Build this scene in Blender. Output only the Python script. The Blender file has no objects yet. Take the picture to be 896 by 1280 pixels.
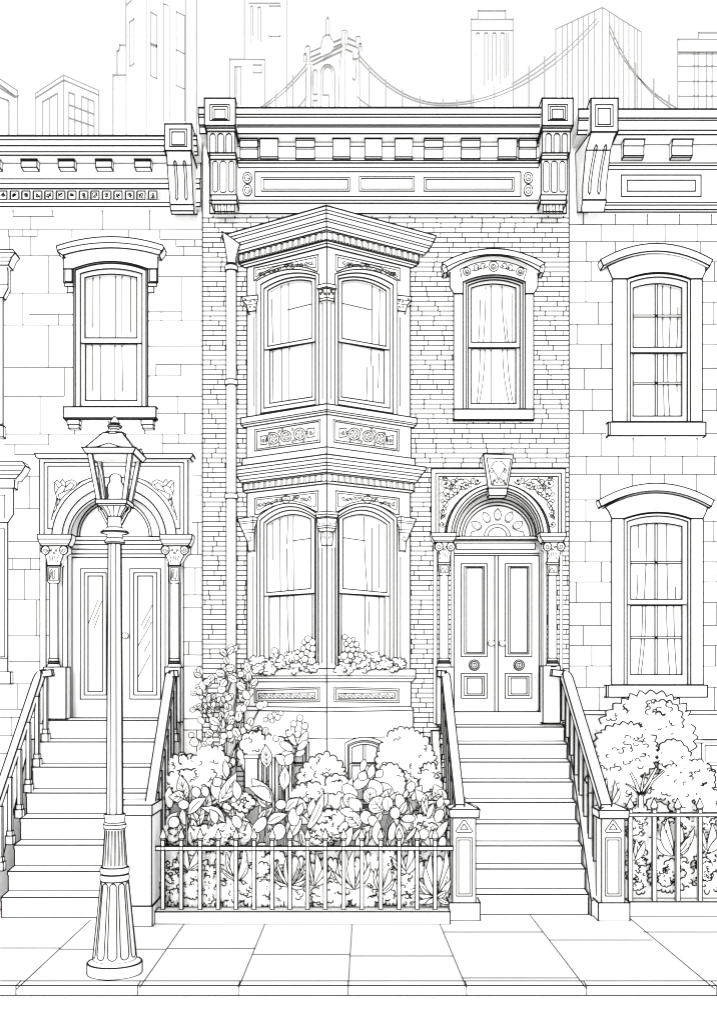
import bpy, math, random
from math import sin, cos, pi, radians, sqrt, atan2, hypot

# ------------------------------------------------------------------ camera, world, sun
F, CX, CY = 1360.0, 448.0, 850.0          # focal length and principal point, in photo pixels (896 wide)
CAMY, CAMZ = -17.0, 3.25
sc = bpy.context.scene
cam_d = bpy.data.cameras.new('camera'); cam = bpy.data.objects.new('camera', cam_d)
sc.collection.objects.link(cam); sc.camera = cam
cam.location = (0, CAMY, CAMZ); cam.rotation_euler = (pi/2, 0, 0)
cam_d.sensor_fit = 'HORIZONTAL'; cam_d.sensor_width = 36.0
cam_d.lens = 36.0*F/896.0
cam_d.shift_y = (CY-640.0)/896.0
cam_d.clip_start = 0.1; cam_d.clip_end = 4000

SUN_EL, SUN_AZ = radians(9), radians(1)   # low behind the camera
world = bpy.data.worlds.new("World"); sc.world = world; world.use_nodes = True
nt = world.node_tree; nt.nodes.clear()
out = nt.nodes.new('ShaderNodeOutputWorld'); bg = nt.nodes.new('ShaderNodeBackground')
sky = nt.nodes.new('ShaderNodeTexSky'); sky.sky_type = 'NISHITA'; sky.sun_disc = False
sky.sun_elevation = SUN_EL; sky.sun_rotation = pi + SUN_AZ
sky.air_density = 1.0; sky.dust_density = 4.0; sky.ozone_density = 0.5
hs = nt.nodes.new('ShaderNodeHueSaturation'); hs.inputs['Saturation'].default_value = 0.05
mixc = nt.nodes.new('ShaderNodeMix'); mixc.data_type = 'RGBA'
mixc.inputs['Factor'].default_value = 0.85     # a white overcast veil over the sky
mixc.inputs[7].default_value = (7.6, 7.6, 7.6, 1)
nt.links.new(sky.outputs[0], hs.inputs['Color']); nt.links.new(hs.outputs[0], mixc.inputs[6])
nt.links.new(mixc.outputs[2], bg.inputs[0]); bg.inputs[1].default_value = 0.12
nt.links.new(bg.outputs[0], out.inputs[0])
sun_d = bpy.data.lights.new('sun', 'SUN'); sun_d.energy = 2.3; sun_d.angle = radians(20)
sun_d.color = (1.0, 0.985, 0.96)
sun = bpy.data.objects.new('sun', sun_d); sc.collection.objects.link(sun)
sun.rotation_euler = (pi/2-SUN_EL, 0, -SUN_AZ)
sc.view_settings.view_transform = 'Standard'; sc.view_settings.look = 'None'
sc.view_settings.exposure = 0.5; sc.view_settings.gamma = 1.0
sc.view_settings.use_curve_mapping = False
sc.cycles.max_bounces = 8; sc.cycles.diffuse_bounces = 8; sc.cycles.transparent_max_bounces = 12
sc.cycles.use_denoising = True
sc.cycles.pixel_filter_type = 'BLACKMAN_HARRIS'; sc.cycles.filter_width = 1.3
random.seed(11)

# ------------------------------------------------------------------ materials
def mat(name, col, var=0.0, scale=3.0, rough=0.9):
    m = bpy.data.materials.new(name); m.use_nodes = True
    n = m.node_tree; b = n.nodes['Principled BSDF']
    b.inputs['Roughness'].default_value = rough
    b.inputs['Specular IOR Level'].default_value = 0.0
    b.inputs['Base Color'].default_value = (*col, 1)
    if var:
        t = n.nodes.new('ShaderNodeTexNoise'); t.inputs['Scale'].default_value = scale
        c = n.nodes.new('ShaderNodeTexCoord'); r = n.nodes.new('ShaderNodeValToRGB')
        r.color_ramp.elements[0].position = 0.3; r.color_ramp.elements[1].position = 0.7
        r.color_ramp.elements[0].color = (*[max(0, x-var) for x in col], 1)
        r.color_ramp.elements[1].color = (*[min(1, x+var) for x in col], 1)
        n.links.new(c.outputs['Object'], t.inputs['Vector']); n.links.new(t.outputs[0], r.inputs[0])
        n.links.new(r.outputs[0], b.inputs['Base Color'])
    return m
MW = {k: mat(k, (v, v, v), 0.015, s) for k, v, s in (
    ('white_stone', .93, 2.0), ('white_brick', .93, 6.0), ('white_wood', .94, 4.0), ('white_iron', .94, 8.0),
    ('white_leaf', .94, 12.0), ('white_concrete', .93, 1.5), ('white_cloth', .94, 5.0), ('white_tower', .94, .05))}
INK = mat('ink_line', (.012, .012, .012)); FINE = mat('fine_ink_line', (.03, .03, .03))
PALE = mat('hazed_ink_line', (.25, .25, .25)); FAINT = mat('faint_pencil_line', (.3, .3, .3))  # PALE: distance haze put into the ink colour of skyline and bridge
glass = bpy.data.materials.new('window_glass'); glass.use_nodes = True
gn = glass.node_tree; gn.nodes.clear()
go = gn.nodes.new('ShaderNodeOutputMaterial'); gm = gn.nodes.new('ShaderNodeMixShader')
gt = gn.nodes.new('ShaderNodeBsdfTransparent'); gg = gn.nodes.new('ShaderNodeBsdfGlossy')
gg.inputs['Roughness'].default_value = 0.3; gm.inputs[0].default_value = 0.012
gn.links.new(gt.outputs[0], gm.inputs[1]); gn.links.new(gg.outputs[0], gm.inputs[2]); gn.links.new(gm.outputs[0], go.inputs[0])

# ------------------------------------------------------------------ small vector kit
def sub(a, b): return (a[0]-b[0], a[1]-b[1], a[2]-b[2])
def add(a, b): return (a[0]+b[0], a[1]+b[1], a[2]+b[2])
def mul(a, k): return (a[0]*k, a[1]*k, a[2]*k)
def dot(a, b): return a[0]*b[0]+a[1]*b[1]+a[2]*b[2]
def cross(a, b): return (a[1]*b[2]-a[2]*b[1], a[2]*b[0]-a[0]*b[2], a[0]*b[1]-a[1]*b[0])
def norm(a):
    l = sqrt(dot(a, a)) or 1.0
    return (a[0]/l, a[1]/l, a[2]/l)
def P(px, py, y):
    """the point of the upright plane at depth y that the photo shows at pixel (px, py)"""
    d = y-CAMY
    return ((px-CX)*d/F, y, CAMZ+(CY-py)*d/F)
def X(px, y=0.0): return (px-CX)*(y-CAMY)/F
def Z(py, y=0.0): return CAMZ+(CY-py)*(y-CAMY)/F
class Plane:
    def __init__(s, o, n): s.o = o; s.n = norm(n)
    def hit(s, px, py, off=0.0):
        c = (0, CAMY, CAMZ); d = ((px-CX)/F, 1.0, (CY-py)/F)
        t = (dot(sub(s.o, c), s.n)+off)/dot(d, s.n)
        return add(c, mul(d, t))
def FP(y=0.0): return Plane((0, y, 0), (0, -1, 0))
WALL = FP(0.0)

LOC = {}
K = 0.93
class G:
    """collects faces and inked edges of one mesh"""
    def __init__(s, paper='white_stone', w=1.6): s.v = []; s.f = []; s.m = []; s.paper = paper; s.w = w; s.smooth = []
    def faces(s, vs, fs, m=0):
        b = len(s.v); s.v += vs
        for f in fs: s.f.append([b+i for i in f]); s.m.append(m)
    def solid(s, vs, fs, w=None, thr=30, ink=1, edges=True, only=None):
        s.faces(vs, fs)
        w = s.w if w is None else w
        if not edges or w <= 0: return
        em = {}
        for f in fs:
            n = (0, 0, 0)
            for i in range(len(f)):
                n = add(n, cross(vs[f[i]], vs[f[(i+1) % len(f)]]))
            n = norm(n)
            for i in range(len(f)):
                a, b = f[i], f[(i+1) % len(f)]
                em.setdefault((min(a, b), max(a, b)), []).append(n)
        ct = cos(radians(thr))
        for (a, b), ns in em.items():
            if only and not (a in only and b in only): continue
            if len(ns) == 2 and dot(ns[0], ns[1]) < ct: s.stroke([vs[a], vs[b]], w, ink=ink)
    def stroke(s, pts, w=None, closed=False, ink=1, taper=False):
        """an inked line: a thin square bar along the points, w in photo pixels at that depth"""
        w = s.w if w is None else w
        pts = [p for i, p in enumerate(pts) if i == 0 or sum(abs(p[k]-pts[i-1][k]) for k in range(3)) > 1e-6]
        n = len(pts)
        if n < 2: return
        if not closed:                       # break at sharp corners so that the bar keeps its width
            for i in range(1, n-1):
                if dot(norm(sub(pts[i], pts[i-1])), norm(sub(pts[i+1], pts[i]))) < 0.6:
                    s.stroke(pts[:i+1], w, ink=ink, taper=taper); s.stroke(pts[i:], w, ink=ink, taper=taper); return
        elif n > 2:
            for i in range(n):
                if dot(norm(sub(pts[i], pts[i-1])), norm(sub(pts[(i+1) % n], pts[i]))) < 0.6:
                    q = pts[i:]+pts[:i+1]; s.stroke(q, w, ink=ink, taper=taper); return
        h = w*K*(pts[0][1]-CAMY)/F/2*(1.3 if ink == 3 else 1)
        b = len(s.v)
        for i in range(n):
            if closed: t = sub(pts[(i+1) % n], pts[i-1])
            else: t = sub(pts[min(i+1, n-1)], pts[max(i-1, 0)])
            t = norm(t)
            r = (0, 1, 0) if abs(t[1]) < 0.9 else (1, 0, 0)
            a = norm(cross(t, r)); c = cross(a, t)
            k = h
            if taper: k = h*(0.35+0.65*sin(pi*i/(n-1)))
            p = pts[i]
            if not closed and i in (0, n-1): p = add(p, mul(t, (-h if i == 0 else h)*0.8))
            for u, v in ((1, 1), (1, -1), (-1, -1), (-1, 1)):
                s.v.append((p[0]+a[0]*u*k+c[0]*v*k, p[1]+a[1]*u*k+c[1]*v*k, p[2]+a[2]*u*k+c[2]*v*k))
        m = n if closed else n-1
        for i in range(m):
            j = (i+1) % n
            for q in range(4):
                r_ = (q+1) % 4
                s.f.append([b+4*i+q, b+4*i+r_, b+4*j+r_, b+4*j+q]); s.m.append(ink)
        if not closed:
            s.f.append([b+3, b+2, b+1, b]); s.m.append(ink)
            e = b+4*(n-1); s.f.append([e, e+1, e+2, e+3]); s.m.append(ink)
    def line(s, pl, pxs, off=0.0, w=None, closed=False, ink=1, taper=False):
        s.stroke([pl.hit(a, b, off) for a, b in pxs], w, closed, ink, taper)
    def box(s, x0, x1, y0, y1, z0, z1, w=None, ink=1):
        vs = [(x, y, z) for z in (z0, z1) for x, y in ((x0, y0), (x1, y0), (x1, y1), (x0, y1))]
        s.solid(vs, [(3, 2, 1, 0), (4, 5, 6, 7), (0, 1, 5, 4), (1, 2, 6, 5), (2, 3, 7, 6), (3, 0, 4, 7)], w, ink=ink)
    def slab(s, pl, poly, off=0.0, depth=0.05, w=None, thr=30, ink=1):
        n = len(poly); f = [pl.hit(a, b, off) for a, b in poly]; bk = [sub(p, mul(pl.n, depth)) for p in f]
        fs = [tuple(range(n)), tuple(range(2*n-1, n-1, -1))]
        fs += [((i+1) % n, i, i+n, (i+1) % n+n) for i in range(n)]
        s.solid(f+bk, fs, w, thr, ink=ink, only=set(range(n)) if depth <= .1 else None)
    def rect(s, pl, x0, y0, x1, y1, off=0.0, depth=0.05, w=None, ink=1):
        s.slab(pl, [(x0, y1), (x0, y0), (x1, y0), (x1, y1)], off, depth, w, ink=ink)
    def ring(s, pl, outer, inner, off=0.0, depth=0.05, w=None, thr=30):
        n = len(outer)
        O = [pl.hit(a, b, off) for a, b in outer]; I = [pl.hit(a, b, off) for a, b in inner]
        Ob = [sub(p, mul(pl.n, depth)) for p in O]; Ib = [sub(p, mul(pl.n, depth)) for p in I]
        vs = O+I+Ob+Ib; fs = []
        for i in range(n):
            j = (i+1) % n
            fs += [(i, j, n+j, n+i), (j, i, 2*n+i, 2*n+j), (n+i, n+j, 3*n+j, 3*n+i), (2*n+j, 2*n+i, 3*n+i, 3*n+j)]
        s.solid(vs, fs, w, thr, only=set(range(2*n)))
    def extx(s, prof, x0, x1, w=None, thr=25, lines=None):
        """a closed (y, z) profile drawn out along x"""
        n = len(prof); vs = [(x0, y, z) for y, z in prof]+[(x1, y, z) for y, z in prof]
        fs = [tuple(range(n)), tuple(range(2*n-1, n-1, -1))]+[((i+1) % n, i, i+n, (i+1) % n+n) for i in range(n)]
        s.solid(vs, fs, w, thr)
    def lathe(s, cx, cy, prof, n=28, w=None, thr=32, sil=True, cap=True, rot=0.0):
        vs = []; fs = []; m = len(prof)
        for r, z in prof:
            for k in range(n):
                a = 2*pi*k/n+rot; vs.append((cx+r*cos(a), cy+r*sin(a), z))
        for i in range(m-1):
            for k in range(n):
                l = (k+1) % n; fs.append((i*n+k, i*n+l, (i+1)*n+l, (i+1)*n+k))
        if cap: fs += [tuple(range(n-1, -1, -1)), tuple(range((m-1)*n, m*n))]
        s.solid(vs, fs, w, thr)
        if sil:
            a0 = atan2(CAMY-cy, -cx)
            for q in (-1, 1):
                a = a0+q*pi/2
                h = (s.w if w is None else w)*K*(cy-CAMY)/F*.3
                s.stroke([(cx+(r+h)*cos(a), cy+(r+h)*sin(a), z) for r, z in prof], w)
    def sweep(s, path, w_, h_, w=None, thr=40, up=(0, 0, 1)):
        n = len(path); vs = []
        for i, p in enumerate(path):
            t = norm(sub(path[min(i+1, n-1)], path[max(i-1, 0)]))
            a = cross(t, up)
            if dot(a, a) < 1e-4: a = cross(t, (0, 1, 0))
            a = norm(a); c = norm(cross(a, t))
            ww = w_[i] if isinstance(w_, list) else w_
            for u, v in ((1, 1), (1, -1), (-1, -1), (-1, 1)):
                vs.append(add(p, add(mul(a, u*ww/2), mul(c, v*h_/2))))
        fs = [(3, 2, 1, 0), tuple(4*(n-1)+k for k in range(4))]
        for i in range(n-1):
            for q in range(4):
                r_ = (q+1) % 4; fs.append((4*i+q, 4*i+r_, 4*i+4+r_, 4*i+4+q))
        s.solid(vs, fs, w, thr)
    def build(s, name, parent=None, label=None):
        me = bpy.data.meshes.new(name); o = bpy.data.objects.new(name, me)
        L = LOC.get(parent, (0, 0, 0)) if parent is not None else (0, 0, 0)
        me.from_pydata([sub(p, L) for p in s.v], [], s.f)
        for k in (MW[s.paper], INK, FINE, PALE, FAINT): me.materials.append(k)
        me.polygons.foreach_set('material_index', s.m)
        me.update(); sc.collection.objects.link(o)
        if parent is not None: o.parent = parent; LOC[o] = L
        if label: o['label'] = label
        return o
def thing(name, label, cat, loc=(0, 0, 0), group=None):
    o = bpy.data.objects.new(name, None); sc.collection.objects.link(o); o.location = loc; o.empty_display_size = .2
    o['label'] = label; o['category'] = cat; LOC[o] = loc
    if group: o['group'] = group
    return o
def structure(o): o['kind'] = 'structure'; return o

def arch(xl, xr, yl, yr, h, ybl, ybr=None, n=14):
    """pixel loop: up the left jamb, over the arch, down the right jamb"""
    ybr = ybl if ybr is None else ybr
    pts = [(xl, ybl), (xl, yl)]
    for i in range(1, n):
        t = i/n; pts.append((xl+(xr-xl)*t, yl+(yr-yl)*t-4*t*(1-t)*h))
    return pts+[(xr, yr), (xr, ybr)]
def flat(xl, xr, yl, yr, ybl, ybr=None, n=14): return arch(xl, xr, yl, yr, 0, ybl, ybr, n)
def arcp(xl, xr, yl, yr, h, n=14): return arch(xl, xr, yl, yr, h, yl, yr, n)[1:-1]
def semi(cx, cy, rx, ry, n=24, a0=180, a1=0):
    return [(cx+rx*cos(radians(a0+(a1-a0)*i/n)), cy-ry*sin(radians(a0+(a1-a0)*i/n))) for i in range(n+1)]
def roundrect(x0, y0, x1, y1, r, n=4):
    p = []
    for cx, cy, a in ((x1-r, y0+r, 90), (x0+r, y0+r, 180), (x0+r, y1-r, 270), (x1-r, y1-r, 0)):
        pass
    for cx, cy, a in ((x1-r, y0+r, 90), (x1-r, y1-r, 0), (x0+r, y1-r, -90), (x0+r, y0+r, -180)):
        for i in range(n+1):
            t = radians(a-90*i/n); p.append((cx+r*cos(t), cy-r*sin(t)))
    return p
def spiral(cx, cy, r, turns=1.4, a0=0, sx=1, n=16):
    return [(cx+sx*r*(1-.75*i/n)*cos(radians(a0)+turns*2*pi*i/n), cy+r*(1-.75*i/n)*sin(radians(a0)+turns*2*pi*i/n)) for i in range(n+1)]
def circ(cx, cy, rx, ry=None, n=16):
    ry = rx if ry is None else ry
    return [(cx+rx*cos(2*pi*i/n), cy+ry*sin(2*pi*i/n)) for i in range(n)]

def cornice(g, levels, x0, x1, w=1.7, back=0.1, lw=None):
    """levels (pixel height, depth y) down the front of a moulding, drawn out along x"""
    pr = [(y, Z(py, y)) for py, y in levels]
    n = len(pr); prof = [(back, pr[0][1])]+pr+[(back, pr[-1][1])]
    vs = [(x0, a, b) for a, b in prof]+[(x1, a, b) for a, b in prof]; m = len(prof)
    g.faces(vs, [tuple(range(m)), tuple(range(2*m-1, m-1, -1))]+[((i+1) % m, i, i+m, (i+1) % m+m) for i in range(m)])
    for i, (a, b) in enumerate(pr): g.stroke([(x0, a, b), (x1, a, b)], (lw or {}).get(i, w))
    for x in (x0, x1): g.stroke([(x, a, b) for a, b in pr], w)

def wall(g, x0, x1, z0, z1, y, holes=(), thick=0.35):
    """a wall sheet with rectangular holes and their reveals, as a grid of quads"""
    xs = sorted({x0, x1, *[h[0] for h in holes], *[h[1] for h in holes]}); zs = sorted({z0, z1, *[h[2] for h in holes], *[h[3] for h in holes]})
    for i in range(len(xs)-1):
        for j in range(len(zs)-1):
            mx, mz = (xs[i]+xs[i+1])/2, (zs[j]+zs[j+1])/2
            if any(h[0] < mx < h[1] and h[2] < mz < h[3] for h in holes): continue
            g.faces([(xs[i], y, zs[j]), (xs[i+1], y, zs[j]), (xs[i+1], y, zs[j+1]), (xs[i], y, zs[j+1])], [(0, 1, 2, 3)])
    for a, b, c, d in holes:
        t = y+thick
        g.faces([(a, y, c), (b, y, c), (b, y, d), (a, y, d), (a, t, c), (b, t, c), (b, t, d), (a, t, d)],
                [(0, 1, 5, 4), (1, 2, 6, 5), (2, 3, 7, 6), (3, 0, 4, 7)])
def shell(g, x0, x1, y0, y1, z0, z1):
    """sides, back and flat roof behind the facade"""
    vs = [(x0, y0, z0), (x1, y0, z0), (x1, y1, z0), (x0, y1, z0), (x0, y0, z1), (x1, y0, z1), (x1, y1, z1), (x0, y1, z1)]
    g.faces(vs, [(1, 2, 6, 5), (2, 3, 7, 6), (3, 0, 4, 7), (4, 5, 6, 7)])
def mark(g, x0, z0, x1, z1, y, w, ink=2):
    """a flat mortar line on a wall, level or upright"""
    h = w*K*(y-CAMY)/F/2; yy = y-0.004
    if abs(z1-z0) < abs(x1-x0): q = [(x0, yy, z0-h), (x1, yy, z1-h), (x1, yy, z1+h), (x0, yy, z0+h)]
    else: q = [(x0-h, yy, z0), (x0+h, yy, z0), (x1+h, yy, z1), (x1-h, yy, z1)]
    g.faces(q, [(0, 1, 2, 3)], ink)
def hmark(g, x0, x1, z, y, holes, w, ink=2, wob=0.0):
    segs = [(x0, x1)]
    for a, b, c, d in holes:
        if c < z < d: segs = [t for s in segs for t in ((s[0], min(s[1], a)), (max(s[0], b), s[1])) if t[1]-t[0] > 0.01]
    for a, b in segs:
        mark(g, a, z+random.uniform(-wob, wob), b, z+random.uniform(-wob, wob), y, w, ink)
def vmark(g, x, z0, z1, y, holes, w, ink=2):
    for a, b, c, d in holes:
        if a < x < b and z1 > c and z0 < d: return
    mark(g, x, z0, x, z1, y, w, ink)

# ------------------------------------------------------------------ ground, street, kerb, sidewalk
g = G('white_concrete'); g.faces([(-900, -60, -.26), (900, -60, -.26), (900, 1500, -.26), (-900, 1500, -.26)], [(0, 1, 2, 3)])
structure(g.build('ground'))
g = G('white_concrete'); g.faces([(-60, -40, -.105), (60, -40, -.105), (60, -5.55, -.105), (-60, -5.55, -.105)], [(0, 1, 2, 3)])
structure(g.build('road'))
YK = -17+11.55                      # kerb line
g = G('white_concrete'); g.box(-40, 40, YK, YK+.16, -.3, 0, w=0)
for z in (0.0, -.103): g.stroke([(-40, YK, z), (40, YK, z)], 1.5)
g.stroke([(-40, YK+.17, .002), (40, YK+.17, .002)], 1.3)
for px in (20, 172, 298, 435, 583, 733, 895):
    g.stroke([(X(px, YK), YK, -.1), (X(px, YK), YK, .0)], 1.3); g.stroke([(X(px, YK), YK, .0), (X(px, YK), YK+.17, .0)], 1.2)
structure(g.build('kerb'))
g = G('white_concrete'); g.box(-40, 40, YK+.163, .3, -.3, 0, w=0)
def gp(px, py):                     # a point of the pavement
    d = CAMZ*F/(py-CY); return ((px-CX)*d/F, d+CAMY, 0.003)
for a, b in (((20, 1238), (113, 1151)), ((174, 1236), (230, 1156)), ((298, 1236), (331, 1156)), ((435, 1236), (440, 1156)),
             ((583, 1236), (548, 1152)), ((733, 1237), (658, 1139)), ((893, 1237), (785, 1147)),
             ((0, 1186), (75, 1186)), ((75, 1187.5), (207, 1187.5)), ((209, 1186.5), (319, 1186.5)), ((316, 1194), (437, 1194)), ((437, 1196), (566, 1196)),
             ((554, 1166), (678, 1166)), ((577, 1223.5), (721, 1223.5)), ((686, 1176), (815, 1176)), ((804, 1166), (896, 1166))):
    g.stroke([gp(*a), gp(*b)], 1.1, ink=2)
structure(g.build('sidewalk'))
g = G('white_concrete'); g.box(-2.7, 1.1, -2.3, 0.02, 0, .1, w=0); g.box(3.5, 12, -1.9, 0.02, 0, .1, w=0)
structure(g.build('garden_soil'))

# ------------------------------------------------------------------ window builder
def window(house, pl, loops, offs, gl, railb, low, folds, muntins=(), w=1.7, label=None, depth=.16, railbr=None, curtain_off=.1):
    """loops: casing outlines outside in; gl: loop of the upper glass; low: loop of the lower glass"""
    g = G('white_wood', w)
    for i in range(len(loops)-1): g.ring(pl, loops[i], loops[i+1], offs[i], depth)
    win = g.build('window', house, label)
    so = loops[-1]; o = offs[-1]; railbr = railb if railbr is None else railbr
    up = [(so[0][0], railb)]+so[1:-1]+[(so[-1][0], railbr)]
    g = G('white_wood', w); g.ring(pl, up, gl, o, .05)
    for x0, y0, x1, y1 in muntins:
        if y0 < railb: g.rect(pl, x0, y0, x1, min(y1, gl[0][1]-.2), o-.012, .03, w*.8)
    g.build('upper_sash', win)
    n = len(low)-3
    lo = flat(so[0][0], so[-1][0], railb-3, railbr-3, so[0][1], so[-1][1], n)
    g = G('white_wood', w); g.ring(pl, lo, low, o-.03, .05)
    for x0, y0, x1, y1 in muntins:
        if y1 > railb: g.rect(pl, x0, max(y0, railb+.2), x1, y1, o-.042, .03, w*.8)
    g.build('lower_sash', win)
    g = G('white_wood'); n = len(gl)
    g.faces([pl.hit(a, b, o-.04) for a, b in gl], [tuple(range(n))]); n = len(low)
    g.faces([pl.hit(a, b, o-.07) for a, b in low], [tuple(range(n))])
    pn = g.build('window_pane', win); pn.data.materials.clear(); pn.data.materials.append(glass)
    pn.data.polygons.foreach_set('material_index', [0]*len(pn.data.polygons))
    g = G('white_cloth', 1.0)
    xl, xr = gl[0][0], gl[-1][0]; top = min(p[1] for p in gl); bot = max(low[0][1], low[-1][1])
    g.rect(pl, xl-3, top-3, xr+3, bot+3, o-curtain_off, .02, w=0)
    for f in folds: g.line(pl, f, o-curtain_off+.004, 1.25, ink=2, taper=False)
    g.build('curtain', win)
    return win
def vfold(x, y0, y1, bend=0): return [(x+bend*t*t*.5, y0+(y1-y0)*t) for t in (0, .2, .4, .6, .8, 1)]

# ------------------------------------------------------------------ brick townhouse in the middle
XL, XR = X(253), X(711)
brick = thing('brick_townhouse', 'brick townhouse in the middle with two storey bay window and arched double door', 'townhouse', ((XL+XR)/2, 0, 0))
def hole(x0, y0, x1, y1, y=0.0): return (X(x0, y), X(x1, y), Z(y1, y), Z(y0, y))
DOOR_Z = 2.751
h_win = hole(579.7, 345, 655.5, 510); h_door = (X(567), X(679), DOOR_Z-.02, Z(612))
ztop = Z(150)
g = G('white_brick'); wall(g, XL, XR, -.1, ztop, 0, (h_win, h_door)); shell(g, XL, XR, 0, 9, -.1, ztop)
for hx in (h_door,): g.faces([(hx[0]-.1, .62, hx[2]), (hx[1]+.1, .62, hx[2]), (hx[1]+.1, .62, hx[3]+.1), (hx[0]-.1, .62, hx[3]+.1)], [(0, 1, 2, 3)])
rng = random.Random(4)
rowh = 0.0766; z = Z(266); r = 0
while z > 0.0:
    if z < Z(266)-.01: hmark(g, XL, XR, z, 0, (h_win, h_door), 1.6, wob=.0008)
    x = XL-rng.uniform(0, .3)
    while x < XR:
        x += rng.choice((.24, .28, .31, .34, .26, .40))
        if XL+.03 < x < XR-.03 and rng.random() < .93: vmark(g, x, z-rowh, z, 0, (h_win, h_door), 1.5)
    z -= rowh; r += 1
for x in (XL, XR): g.stroke([(x, -.002, 0), (x, -.002, Z(162))], 1.7)
g.build('wall', brick)

# main cornice
g = G('white_wood', 1.7)
x0, x1 = X(248, -.5), X(714, -.5)
cornice(g, [(134.3, -.50), (142.3, -.50), (146, -.47), (155.7, -.42), (158.3, -.40), (166.4, -.38)], x0, x1, 1.6, lw={0: 2.3})
xa, xb = X(262, -.12), X(708, -.12)
zs = Z(166.4, -.38)
cornice(g, [(CY-(zs-CAMZ)*F/16.88, -.12), (182.5, -.12)], xa, xb, 1.4, lw={0: 1.2})
cornice(g, [(182.5, -.12), (197.3, -.12)], xa, xb, 1.2)
cornice(g, [(197.3, -.14), (200.4, -.17), (203.2, -.17), (209.3, -.12)], xa, xb, 1.6)
cornice(g, [(209.3, -.12), (250, -.12)], xa, xb, 1.3)
cornice(g, [(250, -.15), (253.6, -.15)], xa, xb, 1.7)
cornice(g, [(253.6, -.09), (266.4, -.09)], xa, xb, 1.7)
g.box(x0+.01, x1-.01, -.47, 9.0, Z(134.3, -.5)-.06, Z(134.3, -.5)-.004, w=0)
cor = g.build('cornice', brick)
P12 = FP(-.12)
for i, (a, b, kind) in enumerate(((300, 322, 1), (325, 347.5, 0), (369.6, 393, 1), (416, 437.5, 0), (456, 477, 0), (493.6, 515.5, 0), (530.3, 553.5, 1), (576.5, 600, 1), (622.5, 645.5, 0), (648.8, 670.5, 1))):
    g = G('white_wood', 1.4)
    ya = -.235 if kind else -.22
    yt = -.24
    X0, X1 = X(a, ya), X(b, ya)
    zt = zs
    z1, z2, z3 = Z(173.5, yt), Z(175.5, yt), Z(198, ya)
    if kind:
        zm, zm2 = Z(183.5, yt), Z(186, -.2)
        prof = [(-.1, zt), (yt-.01, zt), (yt-.01, z1), (yt, z2), (yt, zm), (-.2, zm2), (-.2, Z(197.6, -.2)), (-.1, Z(198.5, -.2))]
    else:
        prof = [(-.1, zt), (yt-.01, zt), (yt-.01, z1), (yt, z2), (-.22, Z(185, -.22)), (-.215, Z(195.5, -.215)), (-.2, Z(198, -.2)), (-.1, Z(198.5, -.2))]
    g.extx(prof, X0, X1, 1.4, thr=14)
    g.build('bracket', cor)
g = G('white_wood', 1.6)
for (a, b, c, d), o in (((318.8, 214.3, 650.7, 245.3), 0),):
    g.line(P12, [(a, d), (a, b), (c, b), (c, d)], .003, 1.6, closed=True)
for a, b, c, d in ((326.6, 221.3, 437, 238.4), (449, 220, 517.8, 238.4), (529.7, 221.3, 642.3, 238.4)):
    g.ring(P12, [(a, d), (a, b), (c, b), (c, d)], [(a+2.6, d-2.4), (a+2.6, b+2.3), (c-2.2, b+2.3), (c-2.2, d-2.4)], .012, .02, 1.3)
g.build('frieze_panel', cor)
for cx in (309.2, 660.2):
    g = G('white_wood', 1.3)
    for cy, s in ((221.8, 1), (237.3, -1)):
        o = [(cx+5.6*cos(t)*(1 if abs(t-pi/2*s) > .3 else .6), cy+6.9*sin(t)) for t in [2*pi*i/20 for i in range(20)]]
        g.slab(P12, o, .03, .04, 1.3, thr=50); g.line(P12, circ(cx, cy, 3.2, 4), .032, 1.2, closed=True)
        g.line(P12, spiral(cx+.5, cy, 1.6, .6, 30, 1, 8), .032, .9, ink=2)
    g.build('oval_boss', cor)

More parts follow.
